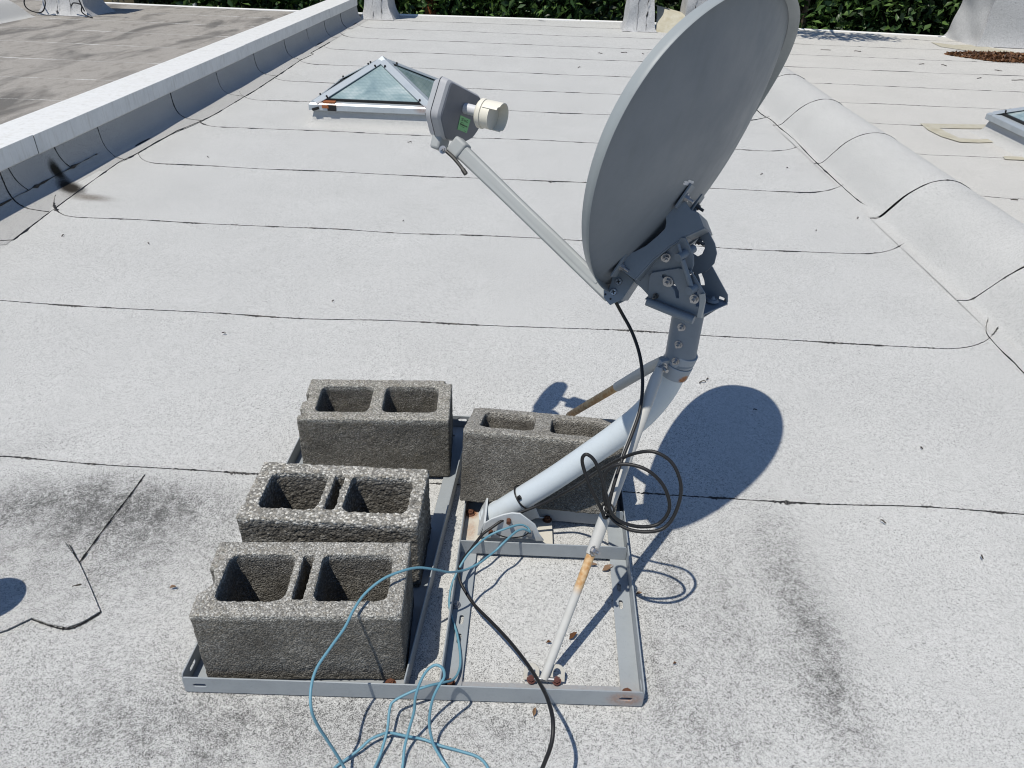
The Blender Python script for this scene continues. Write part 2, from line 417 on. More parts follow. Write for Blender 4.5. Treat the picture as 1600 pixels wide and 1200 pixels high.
def zund(x, y):   # soft unevenness of the membrane, flat under the mount
    d = math.hypot(max(abs(x+.2)-.5, 0), max(abs(y-1.35)-.5, 0))
    w = min(1.0, d/.5)
    return w*(.0030*math.sin(2.1*x+1.3*y+.6)*math.sin(1.7*y-.8*x) + .0016*math.sin(7.3*x-2.0*y)*math.sin(5.1*y+1.1*x))

def sheets(parent, xl, xr, curlL, curlR, mat, seam_mat, k0, seed0, dy=0.0, ys=None, ribw=.0056, z0=.005, pname='roofing_sheet'):
    ks = range(k0, len(SEAM_Y))
    L = {k: seam_line(k, xl, xr, curlL, curlR, seed0+k, dy if 0 < k < len(SEAM_Y)-1 else 0) for k in ks}
    for k in list(ks)[:-1]:
        A, B = L[k].copy(), L[k+1].copy(); A[:, 1] += .0015; B[:, 1] -= .0015
        n, mrow = len(A), 9; V = []; F = []
        for j in range(mrow+1):
            t = j/mrow
            for i in range(n):
                p = A[i]*(1-t)+B[i]*t; lift = .0022*max(0, (t-.9)/.1)
                V.append((p[0], p[1], z0+zund(p[0], p[1])+lift))
        for j in range(mrow):
            for i in range(n-1): F.append((j*n+i, j*n+i+1, (j+1)*n+i+1, (j+1)*n+i))
        q = len(V); edge = [i for i in range(n)]
        V += [(V[i][0], V[i][1], .0005) for i in range(n)]; F += [(i+1, i, q+i, q+i+1) for i in range(n-1)]
        top = mrow*n; q2 = len(V); V += [(V[top+i][0], V[top+i][1], .0005) for i in range(n)]
        F += [(top+i, top+i+1, q2+i+1, q2+i) for i in range(n-1)]
        o = link_mesh(pname, V, F, (M_ROOFM if mat is M_ROOF and k >= 6 else mat), parent, 40)
    for k in list(ks)[1:-1]:
        ribbon([(p[0], p[1], z0+.0028+zund(p[0], p[1])) for p in spline(L[k], 9)], ribw, seam_mat, parent, seed0*7+k)

def ribbon(P, w, mat, parent, seed, name='seam_bead', up=None, gaps=True):
    """a lumpy bead of squeezed-out bitumen along a lap"""
    P = np.array(P, float); n = len(P); r = np.random.default_rng(seed)
    T = np.gradient(P, axis=0); T /= np.linalg.norm(T, axis=1)[:, None]
    upv = np.array([0, 0, 1.0]) if up is None else up
    S = np.cross(T, upv); S /= np.linalg.norm(S, axis=1)[:, None]; N = np.cross(S, T)
    ww = w*(.35+.9*r.random(n)**1.5); burst = np.clip(wobble(n, 1.0, 6, seed+5)+wobble(n, .5, 23, seed+6), 0, 3)
    ww = ww*(.62+1.25*burst)
    off = r.normal(0, w*.16, n)
    V = []; F = []
    for i in range(n):
        a = P[i]+S[i]*(off[i]+ww[i]); b = P[i]+S[i]*(off[i]-ww[i]*.7); c = P[i]+S[i]*off[i]+N[i]*min(.0035, ww[i]*.6)
        V += [a-N[i]*.003, c, b-N[i]*.003]
    for i in range(n-1):
        F += [(3*i, 3*i+1, 3*i+4, 3*i+3), (3*i+1, 3*i+2, 3*i+5, 3*i+4)]
    return link_mesh(name, V, F, mat, parent)

def slab(name, pts_lo, mat, z=-.002, th=.03, parent=None, kind=None):
    mb = MB(); n = len(pts_lo)
    V = [(x, y, z) for x, y in pts_lo]+[(x, y, z-th) for x, y in pts_lo]
    F = [tuple(range(n)), tuple(range(2*n-1, n-1, -1))]+[(i, n+i, n+(i+1) % n, (i+1) % n) for i in range(n)]
    mb.add(V, F); o = mb.build(name, mat, parent, None)
    if kind: o['kind'] = kind
    return o

farpts = [(x, far_y(x)+.02) for x in np.linspace(9.5, -13, 40)]
roof = slab('roof', [(-13, NEAR), (9.5, NEAR)]+farpts, M_UNDER, kind='structure')
sheets(roof, XL, XR, 1, 1, M_ROOF, M_BIT, 0, 11)
right_roof = slab('right_roof', [(2.5, NEAR), (9.4, NEAR)]+[(x, far_y(x)) for x in np.linspace(9.4, 2.5, 12)], M_UNDER, z=.0005, th=.001, kind='structure')
sheets(right_roof, 2.42, 9.4, .5, 0, M_ROOFR, M_BIT, 4, 31, dy=.06, ribw=.0034)
left_roof = slab('left_roof', [(-12.9, NEAR), (-2.95, NEAR)]+[(x, far_y(x)) for x in np.linspace(-2.95, -12.9, 12)], M_UNDER, z=.0005, th=.001, kind='structure')
sheets(left_roof, -12.9, -2.93, 0, 0, M_NEIGH, M_LAP, 4, 51, dy=-.3, ribw=.0038)

# beige run-off marks beside the right skylight: thin sealant smears lying on the sheet
M_SMEAR = NT('tan_sealant', rough=.9); M_SMEAR = M_SMEAR.color(M_SMEAR.ramp(M_SMEAR.noise(14, 5, .7), [(.3, (.35, .32, .24)), (.7, (.44, .42, .35))]))
def smear(pts, parent):
    mb = MB(); P = [at_z(x, y, .0115) for x, y in pts]
    mb.plate(P, [], (0, 0, .001)); return mb.build('sealant_smear', M_SMEAR, parent, None)
smear([(1438, 193), (1500, 194), (1560, 195), (1560, 201), (1505, 201), (1468, 200), (1480, 207), (1500, 216), (1530, 218), (1562, 216), (1565, 222), (1530, 223), (1500, 222), (1470, 213), (1450, 203)], right_roof)
smear([(1568, 244), (1600, 245), (1640, 246), (1640, 252), (1600, 250), (1570, 249)], right_roof)
smear([(1455, 66), (1490, 70), (1520, 70), (1560, 76), (1600, 84), (1600, 88), (1560, 82), (1510, 79), (1470, 73)], right_roof)

# building walls below the roof edge
mb = MB(); mb.box((-12.9, NEAR+.1, -3.59), (9.4, FAR-.45, -.04)); bw = mb.build('building_body', M_WALL, None, None); bw['kind'] = 'structure'

# white metal edge along the far side
mb = MB(); xs = np.linspace(-12.95, 9.45, 60)
for a, b in zip(xs[:-1], xs[1:]):
    ya, yb = far_y(a), far_y(b)
    mb.hexa([(a, ya-.02, .001), (b, yb-.02, .001), (b, yb+.035, .001), (a, ya+.035, .001), (a, ya-.02, .012), (b, yb-.02, .012), (b, yb+.035, .020), (a, ya+.035, .020)])
    mb.hexa([(a, ya+.036, -.12), (b, yb+.036, -.12), (b, yb+.044, -.12), (a, ya+.044, -.12), (a, ya+.036, .019), (b, yb+.036, .019), (b, yb+.044, .019), (a, ya+.044, .019)])
edge = mb.build('roof_edge_trim', M_EDGE, None, 30, origin=(0, FAR, 0)); tag(edge, 'thin white metal edge along the far side of the roof', 'roof edge')

# ---------------------------------------------------------------- left parapet
PX = -2.645
par = root('parapet_wall', (-2.8, 5, 0), 'low parapet wall with white metal coping beside the dirty left roof', 'parapet')
mb = MB(); mb.box((-2.935, NEAR, -.01), (-2.664, 11.35, .262)); mb.build('wall_core', M_UNDER, par, None)
CANT = spline([(-2.42, .0065), (-2.50, .0078), (-2.565, .0125), (-2.612, .036), (-2.638, .075), (-2.650, .130), (-2.6565, .225)], 4)
_E = [at_z(px, py, .008) for px, py in ((20, 375), (78, 331), (120, 300), (187, 252), (206, 244), (240, 224), (275, 205), (312, 190), (340, 176), (378, 153), (400, 140), (430, 120), (450, 107), (469, 94), (490, 84))]
def edge_x(y): return float(np.interp(y, [p[1] for p in _E], [p[0] for p in _E], left=-2.46, right=-2.50))
def cant_pt(i, y):
    x, z = CANT[i]; s_ = i/(len(CANT)-1); return x+(edge_x(y)+2.42)*max(0.0, 1-s_/.42), z
def cant_sheet(y0, y1, seed, lo=0.0, hi=1.0, dz=0.0):
    n = len(CANT); i0, i1 = int(lo*(n-1)), int(round(hi*(n-1))); prof = CANT[i0:i1+1]; m = 30; V = []; F = []
    for j in range(m+1):
        y = y0+.002+(y1-y0-.004)*j/m
        for i in range(len(prof)):
            x, z = cant_pt(i0+i, y); s = (i0+i)/(n-1); skew = .05*(1-s)**2
            V.append((x+.003*math.sin(9*y+seed)*s*(1-s)*4+dz, y-skew, z+.003*math.sin(5*y+seed*2)*s*(1-s)*4+dz))
    k = len(prof)
    for j in range(m):
        for i in range(k-1): F.append((j*k+i, j*k+i+1, (j+1)*k+i+1, (j+1)*k+i))
    return link_mesh('flashing_sheet', V, F, M_FLASH, par, 180)
CY = [NEAR, -1.4, .2, 1.3, 2.6, 3.50, 4.42, 5.42, 6.26, 7.15, 8.05, 8.86, 9.6, 10.4, 11.35]
for i in range(len(CY)-1): cant_sheet(CY[i], CY[i+1], i)
mb = MB(); n = len(CANT)   # dark backing right behind the sheets
V = [(x-.006, y, z-.006) for y in (NEAR, 11.35) for x, z in CANT]; mb.add(V, [(i, i+1, n+i+1, n+i) for i in range(n-1)]); mb.build('flashing_backing', M_UNDER, par, 180)
for i, y in enumerate(CY[1:-1]):
    s = np.linspace(0, 1, n)
    P = [(cant_pt(q, y)[0]+.0025, y-.05*(1-a)**2, cant_pt(q, y)[1]+.002) for q, a in enumerate(s)]
    ribbon(spline(P, 3), .0036, M_BIT, par, 200+i, up=np.array([.7, 0, .7]))
# lap at mid height on the nearest stretch, and its short upright laps
kk = int(.62*(n-1)); x, z = CANT[kk]
ribbon([(x+.003, y, z+.003) for y in np.linspace(2.4, 4.30, 60)], .0035, M_BIT, par, 230, up=np.array([.8, 0, .6]))
for q, y in enumerate((2.9, 3.62, 4.02)):
    ribbon(spline([(a+.003, y-.02*j, b+.003) for j, (a, b) in enumerate(CANT[kk::3])], 3), .0025, M_BIT, par, 240+q, up=np.array([.9, 0, .4]))
# wandering lap line where the flashing meets the field of the roof
P = [(edge_x(y)+.001, y, .0085) for y in np.linspace(2.0, 9.2, 260)]
ribbon(P, .0042, M_BIT, par, 260)
# coping in ten-foot lengths
JY = [NEAR, .75, 3.82, 6.95, 9.88, 11.36]
for i in range(len(JY)-1):
    a, b = JY[i]+.0025, JY[i+1]-.0025; d = .004*(i % 2)
    mb = MB(); x0, x1 = -2.945, PX-d*.5
    prof = [(x0, .19), (x0, .278), (x1, .282), (x1, .186), (x1-.010, .178), (x1-.012, .180), (x1-.004, .188), (x1-.004, .276), (x0+.004, .272), (x0+.004, .19)]
    V = [(x, y, z+d*.4) for y in (a, b) for x, z in prof]; k = len(prof)
    mb.add(V, [(j, (j+1) % k, k+(j+1) % k, k+j) for j in range(k)]+[tuple(range(k)), tuple(range(2*k-1, k-1, -1))])
    c = mb.build('coping_panel', M_COPING, par, 30); bevel(c, .002, 2)
for y in JY[1:-1]:
    mb = MB(); mb.box((-2.943, y-.004, .2), (PX-.006, y+.004, .2765)); mb.box((PX-.0055, y-.006, .19), (PX-.003, y+.006, .277)); mb.build('coping_joint', M_TAR, par, None)

# ---------------------------------------------------------------- rounded kerb on the right
HUMP = spline([(1.79, .0065), (1.845, .012), (1.90, .068), (1.965, .136), (2.04, .184), (2.12, .206), (2.20, .204), (2.28, .172), (2.37, .105), (2.46, .03), (2.52, .006)], 4)
def hump_sheets(name, label, cat, dx, ys, mat, y_end, seed0):
    r = root(name, (2.15+dx, 5, 0), label, cat)
    n = len(HUMP)
    mb = MB(); V = [(x+dx, y, z*.68-.004) for y in (ys[0], y_end) for x, z in HUMP]; mb.add(V, [(i, i+1, n+i+1, n+i) for i in range(n-1)]); mb.build('kerb_core', M_UNDER, r, 180)
    Y = list(ys)+[y_end]
    def P(i, y, s):
        x, z = HUMP[i]; slump = .035*math.sin(s*math.pi)*math.sin(y*1.9+seed0)
        k = 1+.010*math.sin(2.3*y+seed0)
        return (x+dx+.004*math.sin(3.1*y+seed0), y+.06*s-.03, z*k)
    for q in range(len(Y)-1):
        V = []; F = []; m = 26
        for j in range(m+1):
            y = Y[q]+.002+(Y[q+1]-Y[q]-.004)*j/m
            for i in range(n):
                p = P(i, y, i/(n-1)); s_ = i/(n-1); e = math.sin(math.pi*s_)*(.0022*(j/m)+.0012*math.sin(11*y+3*s_*6+q*1.7)*math.sin(7*s_*3+y*4)+.0012*math.sin(23*y-9*s_))
                V.append((p[0]-e*.7, p[1]+.012*math.sin(6*s_+q*2.1), p[2]+e))
        for j in range(m):
            for i in range(n-1): F.append((j*n+i, j*n+i+1, (j+1)*n+i+1, (j+1)*n+i))
        link_mesh('kerb_sheet', V, F, mat, r, 180)
    for q, y in enumerate(Y[1:-1]):
        L = []
        for i in range(n):
            p = P(i, y, i/(n-1)); s_ = i/(n-1); e = .0022*math.sin(math.pi*s_); L.append((p[0]-.001-e*.7, p[1]+.012*math.sin(6*s_+q*2.1), p[2]+.0025+e))
        ribbon(spline(L, 5), .0024, M_BIT, r, seed0+q, up=np.array([-.5, 0, .85]))
    return r
kerb = hump_sheets('roof_kerb', 'rounded kerb clad in pale granulated sheet between the two roofs on the right', 'roof kerb', 0, [NEAR, -1.2, -.2, .8, 1.85, 2.93, 3.95, 4.97, 6.0, 7.0, 8.0, 9.0, 10.0], M_ROOF2, 11.1, 300)
P = [at_z(px, py, .010) for px, py in ((1640, 640), (1600, 583), (1545, 525), (1544, 497), (1548, 484), (1520, 452), (1480, 420), (1440, 385), (1413, 361), (1395, 355), (1386, 342), (1360, 325), (1340, 312), (1315, 290), (1290, 267), (1270, 248), (1240, 217), (1217, 198), (1205, 187), (1190, 178), (1170, 160), (1150, 145))]
ribbon(spline(P, 8), .0038, M_BIT, kerb, 350)
hump_sheets('roof_kerb', 'dirty rounded kerb at the far upper left corner, left of the white pier', 'roof kerb', -9.15, [3., 4.5, 6.0, 7.5, 9.0], M_ROOF2, 10.3, 400)

# ---------------------------------------------------------------- patch sheet and cut joint near the left edge of the picture
PATCH = [(100, 846), (124, 880), (140, 915), (157, 956), (130, 972), (105, 981), (78, 976), (50, 966), (10, 985), (-40, 1000), (-60, 900), (20, 870), (66, 852)]
mb = MB(); mb.plate([at_z(x, y, .0085) for x, y in PATCH], [], (0, 0, .0025)); mb.build('patch_sheet', M_ROOF, roof, None)
for q, pts in enumerate(([(226, 741), (205, 770), (180, 802), (150, 842), (124, 878)], [(108, 850), (124, 880), (140, 915), (157, 956)], [(157, 957), (130, 973), (105, 982), (78, 977), (50, 967)])):
    ribbon(spline([at_z(x, y, .010) for x, y in pts], 40), (.0017, .0018, .0018)[q], M_BIT, roof, 500+q)
# plumbing vent left of the frame whose shadow falls into the picture
vp = root('vent_pipe', (-1.265, .965, 0), 'short plumbing vent pipe whose shadow falls at the left edge', 'vent pipe')
mb = MB(); mb.cyl((-1.265, .965, .004), (-1.265, .965, .36), .062, n=28, cap=False); mb.cyl((-1.265, .965, .36), (-1.265, .965, .02), .050, n=28, cap=False)
mb.build('pipe', M_PIER, vp, 40)
mb = MB(); mb.cyl((-1.265, .965, .006), (-1.265, .965, .030), .165, .115, n=28); mb.cyl((-1.265, .965, .030), (-1.265, .965, .10), .115, .066, n=28); mb.build('collar', M_ROOF, vp, 40)

# ---------------------------------------------------------------- piers at the far side
def pier(x0, x1, y0, y1, h, label, flare=.10, seed=1, wr=.012, lean=0.0, mat=None):
    r = root('roof_pier', ((x0+x1)/2, (y0+y1)/2, 0), label, 'pier'); rr = np.random.default_rng(seed)
    mb = MB(); nz = 26; ns = 12; V = []; F = []; ph = rr.random(8)*6.28
    def ring(z):
        e = flare*math.exp(-z/.10); out = []
        c = [(x0-e-lean*(h-z)*0, y0-e), (x1+e, y0-e), (x1+e, y1+e), (x0-e, y1+e)]
        for a in range(4):
            A, B = c[a], c[(a+1) % 4]
            for k in range(ns):
                t = k/ns; x = A[0]+(B[0]-A[0])*t; y = A[1]+(B[1]-A[1])*t
                w = wr*(math.sin(9*x+7*z+ph[0])*math.sin(8*y-5*z+ph[1])+.6*math.sin(17*x-13*z+ph[2]))*min(1, z/.06)
                nx, ny = ((0, -1), (1, 0), (0, 1), (-1, 0))[a]
                out.append((x+nx*w+lean*z, y+ny*w, z))
        return out
    for j in range(nz+1): V += ring(.004+(h-.004)*(j/nz)**1.4)
    R = 4*ns
    for j in range(nz):
        for k in range(R): F.append((j*R+k, j*R+(k+1) % R, (j+1)*R+(k+1) % R, (j+1)*R+k))
    F.append(tuple(nz*R+k for k in range(R)))
    mb.add(V, F); mb.build('membrane_cladding', mat or M_PIER, r, 50)
    mb = MB(); mb.box((x0-.03+lean*h, y0-.03, h), (x1+.03+lean*h, y1+.03, h+.04)); bevel(mb.build('cap', M_EDGE, r, None), .004)
    for q, (a, b) in enumerate(((.35, .1), (.72, .85))):
        L = [(x0+(x1-x0)*(a+.05*math.sin(3*i)) + lean*z, y0-flare*math.exp(-z/.10)-wr-.004, z) for i, z in enumerate(np.linspace(.03, h*.9, 12))]
        ribbon(spline(L, 4), .0035, M_BIT, r, seed*31+q, up=np.array([0, -1, 0]))
    x = np.linspace(x0-flare, x1+flare, 14)
    ribbon([(a, y0-flare-.012-.02*math.sin(4*a), .010) for a in x], .005, M_BIT, r, seed*31+9)
    return r
pier(-2.55, -2.23, 11.42, 11.85, 1.0, 'grey clad pier at the far end of the left parapet', .09, 1)
pier(1.10, 1.44, 11.22, 11.72, 1.0, 'grey clad pier at the far end of the rounded kerb, left of the dish', .07, 2)
pier(1.88, 2.22, 11.28, 11.75, 1.0, 'narrow grey clad pier partly hidden behind the dish rim', .06, 3)
pier(5.78, 8.3, 11.05, 11.95, 1.5, 'wide wrinkled grey clad pier at the upper right corner', .06, 4, wr=.020, lean=.05)
pp = pier(-6.62, -6.14, 10.62, 11.1, 1.2, 'white clad pier with a black cable loop at the upper left corner', .12, 5)
# sloping beige saddle between kerb end and piers
mb = MB(); a = [at_z(1012, 50, .01), at_z(1022, 30, .25), at_z(1052, 16, .3), at_z(1050, 40, .05)]
V = [(1.50, 11.25, .006), (1.86, 11.05, .006), (1.88, 11.3, .22), (1.50, 11.45, .30), (1.50, 11.7, .30), (1.88, 11.7, .22)]
mb.add(V, [(0, 1, 2, 3), (3, 2, 5, 4)])
sd = mb.build('roof_saddle', M_SMEAR, None, 180, origin=(1.68, 11.3, 0)); tag(sd, 'cream coated saddle between the two piers behind the dish rim', 'roof saddle')

# ---------------------------------------------------------------- skylights
def skylight(x0, x1, y0, y1, label, rustc=True, zc=.115, zf=.165, za=.40):
    r = root('skylight', ((x0+x1)/2, (y0+y1)/2, 0), label, 'skylight', 'pyramid skylights')
    cx, cy = (x0+x1)/2, (y0+y1)/2; i = .03
    mb = MB(); f = .055; nn = 10; V = []; F = []; P = []
    for z, e in ((.006, f+.03), (.02, f*.75), (.05, f*.35), (.09, .008), (zc+.01, 0)):
        c = [(x0+i-e, y0+i-e), (x1-i+e, y0+i-e), (x1-i+e, y1-i+e), (x0+i-e, y1-i+e)]
        for a in range(4):
            A, B = c[a], c[(a+1) % 4]
            for k in range(nn): P.append((A[0]+(B[0]-A[0])*k/nn, A[1]+(B[1]-A[1])*k/nn, z))
    R = 4*nn
    for j in range(4):
        for k in range(R): F.append((j*R+k, j*R+(k+1) % R, (j+1)*R+(k+1) % R, (j+1)*R+k))
    mb.add(P, F); mb.build('kerb_flashing', M_ROOF2, r, 60)
    fr = MB()
    V = []
    for e, z in ((0, zc), (0, zf-.012), (-.012, zf), (-.075, zf+.006), (-.075, zc)):
        V += [(x0-e, y0-e, z), (x1+e, y0-e, z), (x1+e, y1+e, z), (x0-e, y1+e, z)]
    F = []
    for j in range(5):
        k = (j+1) % 5
        for a in range(4): F.append((4*j+a, 4*j+(a+1) % 4, 4*k+(a+1) % 4, 4*k+a))
    fr.add(V, F); frame = fr.build('frame', M_ALU, r, 25); bevel(frame, .003)
    g = .06; zg = zf+.012; C = [(x0+g, y0+g, zg), (x1-g, y0+g, zg), (x1-g, y1-g, zg), (x0+g, y1-g, zg)]; A = np.array((cx, cy, za))
    for a in range(4):
        p, q = np.array(C[a]), np.array(C[(a+1) % 4]); nrm = unit(np.cross(q-p, A-p))
        mb = MB(); mb.plate([p, q, A], [], -nrm*.006); mb.build('glass_pane', M_GLASS, r, None)
        mb = MB(); mb.obox((p+q)/2+np.array((0, 0, .002)), q-p, np.cross((0, 0, 1), q-p), (0, 0, 1), np.linalg.norm(q-p), .018, .014); mb.build('gasket', M_TAR, r, None)
    for a in range(4):
        p = np.array(C[a])-unit(A-np.array(C[a]))*.045+np.array((0, 0, .006)); d = unit(A-p); side = unit(np.cross(d, (0, 0, 1))); up = np.cross(side, d)
        Lh = np.linalg.norm(A-p); s = np.array((side*.048)); drop = -up*.012
        mb = MB(); e = A-d*.03
        mb.hexa([p-s+drop, e-s+drop, e+drop*.2, p+drop*.2, p-s+drop+up*.006, e-s+drop+up*.006, e+up*.010, p+up*.010])
        mb.hexa([p+drop*.2, e+drop*.2, e+s+drop, p+s+drop, p+up*.010, e+up*.010, e+s+drop+up*.006, p+s+drop+up*.006])
        bar = mb.build('hip_bar', M_ALU, r, None); bevel(bar, .0015, 1)
        for tt in (.14, .84):
            c = p+d*Lh*tt
            for sg in (-1, 1): mb = MB(); mb.obox(c+s*sg*.9+drop*.6+up*.006, d, side, up, .010, .010, .018); mb.build('clip', M_TAR, bar, None)
    mb = MB(); mb.add([A+np.array(v) for v in ((-.05, -.05, -.022), (.05, -.05, -.022), (.05, .05, -.022), (-.05, .05, -.022), (0, 0, .018))], [(0, 1, 4), (1, 2, 4), (2, 3, 4), (3, 0, 4)]); mb.build('apex_cap', M_ALU, r, None)
    if rustc:
        mb = MB(); mb.obox((x0+.165, y0-.0025, (zc+zf)/2-.004), (1, 0, 0), (0, 1, 0), (0, 0, 1), .062, .003, .040); mb.build('dark_stain', M_TAR, frame, None)
        mb = MB(); mb.obox((x0+.145, y0+.03, zf+.006), (1, 0, 0), (0, 1, 0), (0, 0, 1), .085, .045, .008); mb.build('rust_patch', M_RUSTP, frame, None); mb = MB(); mb.obox((x0+.12, y0-.003, zf-.022), (1, 0, 0), (0, 1, 0), (0, 0, 1), .045, .004, .02); mb.build('rust_patch', M_RUSTP, frame, None)
    for x in (x0+.05, x1-.05): mb = MB(); mb.obox((x, y0-.004, zc+.012), (1, 0, .3), (0, 1, 0), (-.3, 0, 1), .05, .008, .018); mb.build('sealant_blob', M_TAR, r, None)
    return r
skylight(-1.650, -.750, 5.36, 6.28, 'pyramid skylight with teal wired glass and a rust spot, behind the feed horn')
skylight(3.37, 4.35, 5.02, 6.00, 'pyramid skylight cut off by the right edge of the photo', False)

# ---------------------------------------------------------------- concrete blocks (solid shape sampled on a grid, then skinned)
def vnoise(X, Y, Z, f, seed):
    r = np.random.default_rng(seed); n = 48; G = r.random((n, n, n)).astype(np.float32)
    def lat(a):
        a = a*f+100.0; i = np.floor(a).astype(int); t = a-i; t = t*t*(3-2*t); return i % n, (i+1) % n, t
    x0, x1, tx = lat(X); y0, y1, ty = lat(Y); z0, z1, tz = lat(Z)
    def L(a, b, t): return a+(b-a)*t
    return L(L(L(G[x0, y0, z0], G[x1, y0, z0], tx), L(G[x0, y1, z0], G[x1, y1, z0], tx), ty),
             L(L(G[x0, y0, z1], G[x1, y0, z1], tx), L(G[x0, y1, z1], G[x1, y1, z1], tx), ty), tz)-.5
BL, BW, BH = .397, .194, .194
def surface_nets(f, org, h):
    s = f < 0; nx, ny, nz = f.shape
    c = [(0,0,0),(1,0,0),(0,1,0),(1,1,0),(0,0,1),(1,0,1),(0,1,1),(1,1,1)]
    E = [(0,1),(2,3),(4,5),(6,7),(0,2),(1,3),(4,6),(5,7),(0,4),(1,5),(2,6),(3,7)]
    sub = lambda a, k: a[k[0]:nx-1+k[0], k[1]:ny-1+k[1], k[2]:nz-1+k[2]]
    acc = np.zeros((nx-1, ny-1, nz-1, 3)); cnt = np.zeros((nx-1, ny-1, nz-1))
    for a, b in E:
        sa, sb = sub(s, c[a]), sub(s, c[b]); mk = sa != sb
        fa, fb = sub(f, c[a])[mk], sub(f, c[b])[mk]; t = fa/(fa-fb)
        pa = np.array(c[a], float); pb = np.array(c[b], float)
        acc[mk] += pa+(pb-pa)*t[:, None]; cnt[mk] += 1
    act = cnt > 0; idx = -np.ones(cnt.shape, int); idx[act] = np.arange(act.sum())
    I = np.argwhere(act); V = org+h*(I+acc[act]/cnt[act][:, None])
    Q = []
    for ax in range(3):
        a1, a2 = (ax+1) % 3, (ax+2) % 3
        lo = [slice(1, -1)]*3; lo[ax] = slice(0, -1); hi = [slice(1, -1)]*3; hi[ax] = slice(1, None)
        d = s[tuple(lo)] != s[tuple(hi)]; P = np.argwhere(d)
        off = np.array([1, 1, 1]); off[ax] = 0; P = P+off
        flip = s[P[:, 0], P[:, 1], P[:, 2]]
        def g(d1, d2):
            K = P.copy(); K[:, a1] -= d1; K[:, a2] -= d2
            return idx[K[:, 0], K[:, 1], K[:, 2]]
        q = np.stack([g(1, 1), g(0, 1), g(0, 0), g(1, 0)], 1)
        q[~flip] = q[~flip][:, ::-1]; Q.append(q)
    return V, np.concatenate(Q)
def block(label, M, mat, cores, slot, seed, chips=(), groove=True, rough=1.0, h=.0030):
    pad = 4*h
    gx = np.arange(-pad, BL+pad, h); gy = np.arange(-pad, BW+pad, h); gz_ = np.arange(-pad, BH+pad, h)
    X, Y, Z = np.meshgrid(gx, gy, gz_, indexing='ij')
    def rbox(cx, cy, cz, hx, hy, hz, r):
        qx = np.abs(X-cx)-hx+r; qy = np.abs(Y-cy)-hy+r; qz = np.abs(Z-cz)-hz+r
        return np.sqrt(np.maximum(qx, 0)**2+np.maximum(qy, 0)**2+np.maximum(qz, 0)**2)+np.minimum(np.maximum(qx, np.maximum(qy, qz)), 0)-r
    d = rbox(BL/2, BW/2, BH/2, BL/2, BW/2, BH/2, .004)
    tp = .006*(1-Z/BH)
    def hole(x0, x1, y0, y1, r):
        cx, cy = (x0+x1)/2, (y0+y1)/2; qx = np.abs(X-cx)-(x1-x0)/2+r+tp; qy = np.abs(Y-cy)-(y1-y0)/2+r+tp
        return np.sqrt(np.maximum(qx, 0)**2+np.maximum(qy, 0)**2)+np.minimum(np.maximum(qx, qy), 0)-r
    for c in cores: d = np.maximum(d, -hole(*c, .020))
    if slot: d = np.maximum(d, -hole(*slot, .004))
    if groove: d = np.maximum(d, -hole(-.03, .012, BW/2-.016, BW/2+.026, .006))
    n1 = vnoise(X, Y, Z, 120, seed); n2 = vnoise(X, Y, Z, 45, seed+1); n3 = vnoise(X, Y, Z, 14, seed+2)
    for (px, py, pz, r) in chips:
        d = np.maximum(d, -(np.sqrt((X-px)**2+(Y-py)**2+(Z-pz)**2)-r*(1+.9*n2)))
    n0 = vnoise(X, Y, Z, 190, seed+3); d = d + rough*(.0022*n0+.0012*n1+.0009*n2+.0010*n3)
    V, Q = surface_nets(d, np.array((gx[0], gy[0], gz_[0])), h)
    me = bpy.data.meshes.new('concrete_block'); me.from_pydata(V.tolist(), [], Q.tolist()); me.update(); me.materials.append(mat)
    me.polygons.foreach_set('use_smooth', [True]*len(me.polygons))
    o = bpy.data.objects.new('concrete_block', me); COL.objects.link(o); o.matrix_world = M
    tag(o, label, 'concrete block', 'blocks weighing down the dish mount'); return o
two = [(.034, .168, .036, .158), (.222, .366, .036, .158)]
ZB = .0165
def bm_(x, y, a): return Matrix.Translation((x, y, ZB)) @ Matrix.Rotation(R_(a), 4, 'Z')
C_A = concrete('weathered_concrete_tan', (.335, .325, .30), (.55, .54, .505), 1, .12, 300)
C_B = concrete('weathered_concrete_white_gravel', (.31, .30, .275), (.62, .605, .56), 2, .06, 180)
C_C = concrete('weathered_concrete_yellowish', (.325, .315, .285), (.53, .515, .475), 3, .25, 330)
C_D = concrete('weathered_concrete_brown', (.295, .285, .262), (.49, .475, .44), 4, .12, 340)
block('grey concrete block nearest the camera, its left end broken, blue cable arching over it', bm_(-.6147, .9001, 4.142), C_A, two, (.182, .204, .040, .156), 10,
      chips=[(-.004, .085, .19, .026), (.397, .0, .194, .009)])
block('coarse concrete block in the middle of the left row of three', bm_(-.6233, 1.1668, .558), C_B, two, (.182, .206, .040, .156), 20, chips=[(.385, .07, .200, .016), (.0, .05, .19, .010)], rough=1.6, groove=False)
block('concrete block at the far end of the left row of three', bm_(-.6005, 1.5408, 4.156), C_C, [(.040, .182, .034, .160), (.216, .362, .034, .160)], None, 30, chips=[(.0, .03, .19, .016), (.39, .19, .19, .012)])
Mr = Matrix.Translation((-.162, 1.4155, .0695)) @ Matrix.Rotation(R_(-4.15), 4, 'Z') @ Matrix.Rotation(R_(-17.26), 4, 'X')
block('concrete block tipped backwards behind the sloping white mast', Mr, C_D, [(.036, .172, .036, .158), (.214, .362, .036, .158)], None, 40, chips=[(.0, .19, .19, .012)], groove=False, rough=.8)

